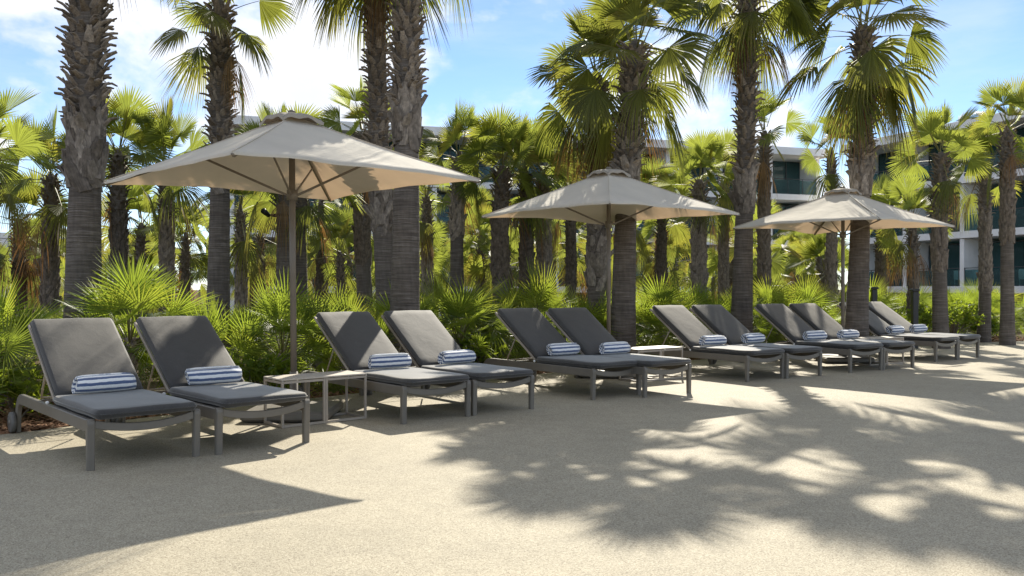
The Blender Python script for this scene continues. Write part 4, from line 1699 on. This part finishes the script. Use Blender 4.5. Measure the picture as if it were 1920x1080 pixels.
# ------------------------------------------------------------------ side tables
def make_table():
    root = thing('side_table', '', 'side table', (0, 0, 0), 0, 'low metal side tables between the loungers')
    Lx, Ly, H = 0.84, 0.36, 0.42
    mb = MB()
    mb.bevel_box((0, 0, H - 0.008), (Lx, Ly, 0.014), 0.003)
    top = link('tabletop', mb.mesh('tabletop', M['sandtop']), root)
    fb = 0.0105
    lm = MB()
    lm.bevel_box((0, 0, (H - 0.018) / 2), (0.021, 0.021, H - 0.018), 0.002)
    lme = lm.mesh('leg', M['sand'])
    xs = (-Lx / 2 + 0.012, -0.0115, 0.0115, Lx / 2 - 0.012)
    for x in xs:
        for y in (-Ly / 2 + 0.012, Ly / 2 - 0.012):
            link('leg', lme, root, (x, y, 0.001))
    for z, nm in ((0.014, 'floor_rail'), (H - 0.031, 'top_rail')):
        for (xa, xb) in ((xs[0], xs[1]), (xs[2], xs[3])):
            mb = MB()
            for y in (-Ly / 2 + 0.012, Ly / 2 - 0.012):
                mb.box(((xa + xb) / 2, y, z), (xb - xa - 0.024, 0.018, 0.02))
            for x in (xa, xb):
                mb.box((x, 0, z), (0.018, Ly - 0.05, 0.02))
            link(nm, mb.mesh(nm, M['sand']), root)
    return root


tab = make_table()
tab.location = (-1.765, 7.69, 0)
tab.rotation_euler = (0, 0, R(41))
tab['label'] = 'nearest low sand coloured metal table, beside the second lounger'
copy_tree(tab, (1.83, 11.22, 0), R(37), 'low sand coloured metal table under the middle parasol, half behind the sixth lounger')
copy_tree(tab, (5.78, 13.50, 0), R(31), 'furthest low sand coloured metal table, behind the tenth lounger by the smallest parasol pole')


# ------------------------------------------------------------------ small fittings
def bollard(x, y, h, label):
    root = thing('garden_light', label, 'garden light', (x, y, -0.03), 0, 'dark garden light posts in the bed')
    mb = MB(); mb.bevel_box((0, 0, h / 2), (0.11, 0.11, h), 0.008); link('post', mb.mesh('post', M['black']), root)
    mb = MB(); mb.bevel_box((0, 0, h + 0.03), (0.15, 0.15, 0.05), 0.012); link('cap', mb.mesh('cap', M['black']), root)
    mb = MB(); mb.bevel_box((0, 0, 0.02), (0.17, 0.17, 0.04), 0.008); link('foot_plate', mb.mesh('foot_plate', M['black']), root)


bollard(8.02, 17.0, 1.16, 'dark square post standing behind the last lounger of the row')
bollard(7.42, 17.5, 1.2, 'dark square post half hidden by fan palms behind the smallest parasol pole')


def trunk_spot(x, y, z, r, az, label, nm, cat, light):
    root = thing(nm, label, cat, (x, y, z), az)
    mb = MB()
    n = 20
    vs = []
    for k in range(n):
        th = 2 * PI * k / n
        for rr_, zz in ((r + 0.004, -0.02), (r + 0.012, -0.02), (r + 0.012, 0.02), (r + 0.004, 0.02)):
            vs.append((math.cos(th) * rr_, math.sin(th) * rr_, zz))
    fs = []
    for k in range(n):
        q = (k + 1) % n
        for c in range(4):
            d = (c + 1) % 4
            fs.append((k * 4 + c, k * 4 + d, q * 4 + d, q * 4 + c))
    mb.add(vs, fs)
    link('strap', mb.mesh('strap', M['black']), root)
    mb = MB(); mb.tube([(r, 0, 0.0), (r + 0.07, 0, 0.02)], 0.012, 8); link('arm', mb.mesh('arm', M['black']), root)
    mb = MB()
    mb.tube([(r + 0.05, -0.06, 0.0), (r + 0.10, 0.0, 0.035), (r + 0.15, 0.06, 0.07), (r + 0.155, 0.065, 0.073)], [0.035, 0.045, 0.05, 0.044], 14)
    link('lamp_head' if light else 'camera_body', mb.mesh('lamp_head', M['black'] if light else M['nylon']), root)


trunk_spot(-3.90, 14.5, 2.43, 0.17, R(200), 'black spotlight strapped round the smooth trunk left of the largest parasol pole', 'spotlight', 'spotlight', True)
trunk_spot(-2.87, 16.0, 2.75, 0.17, R(250), 'small pale camera strapped to a trunk behind the close pair of palms', 'garden_camera', 'camera', False)
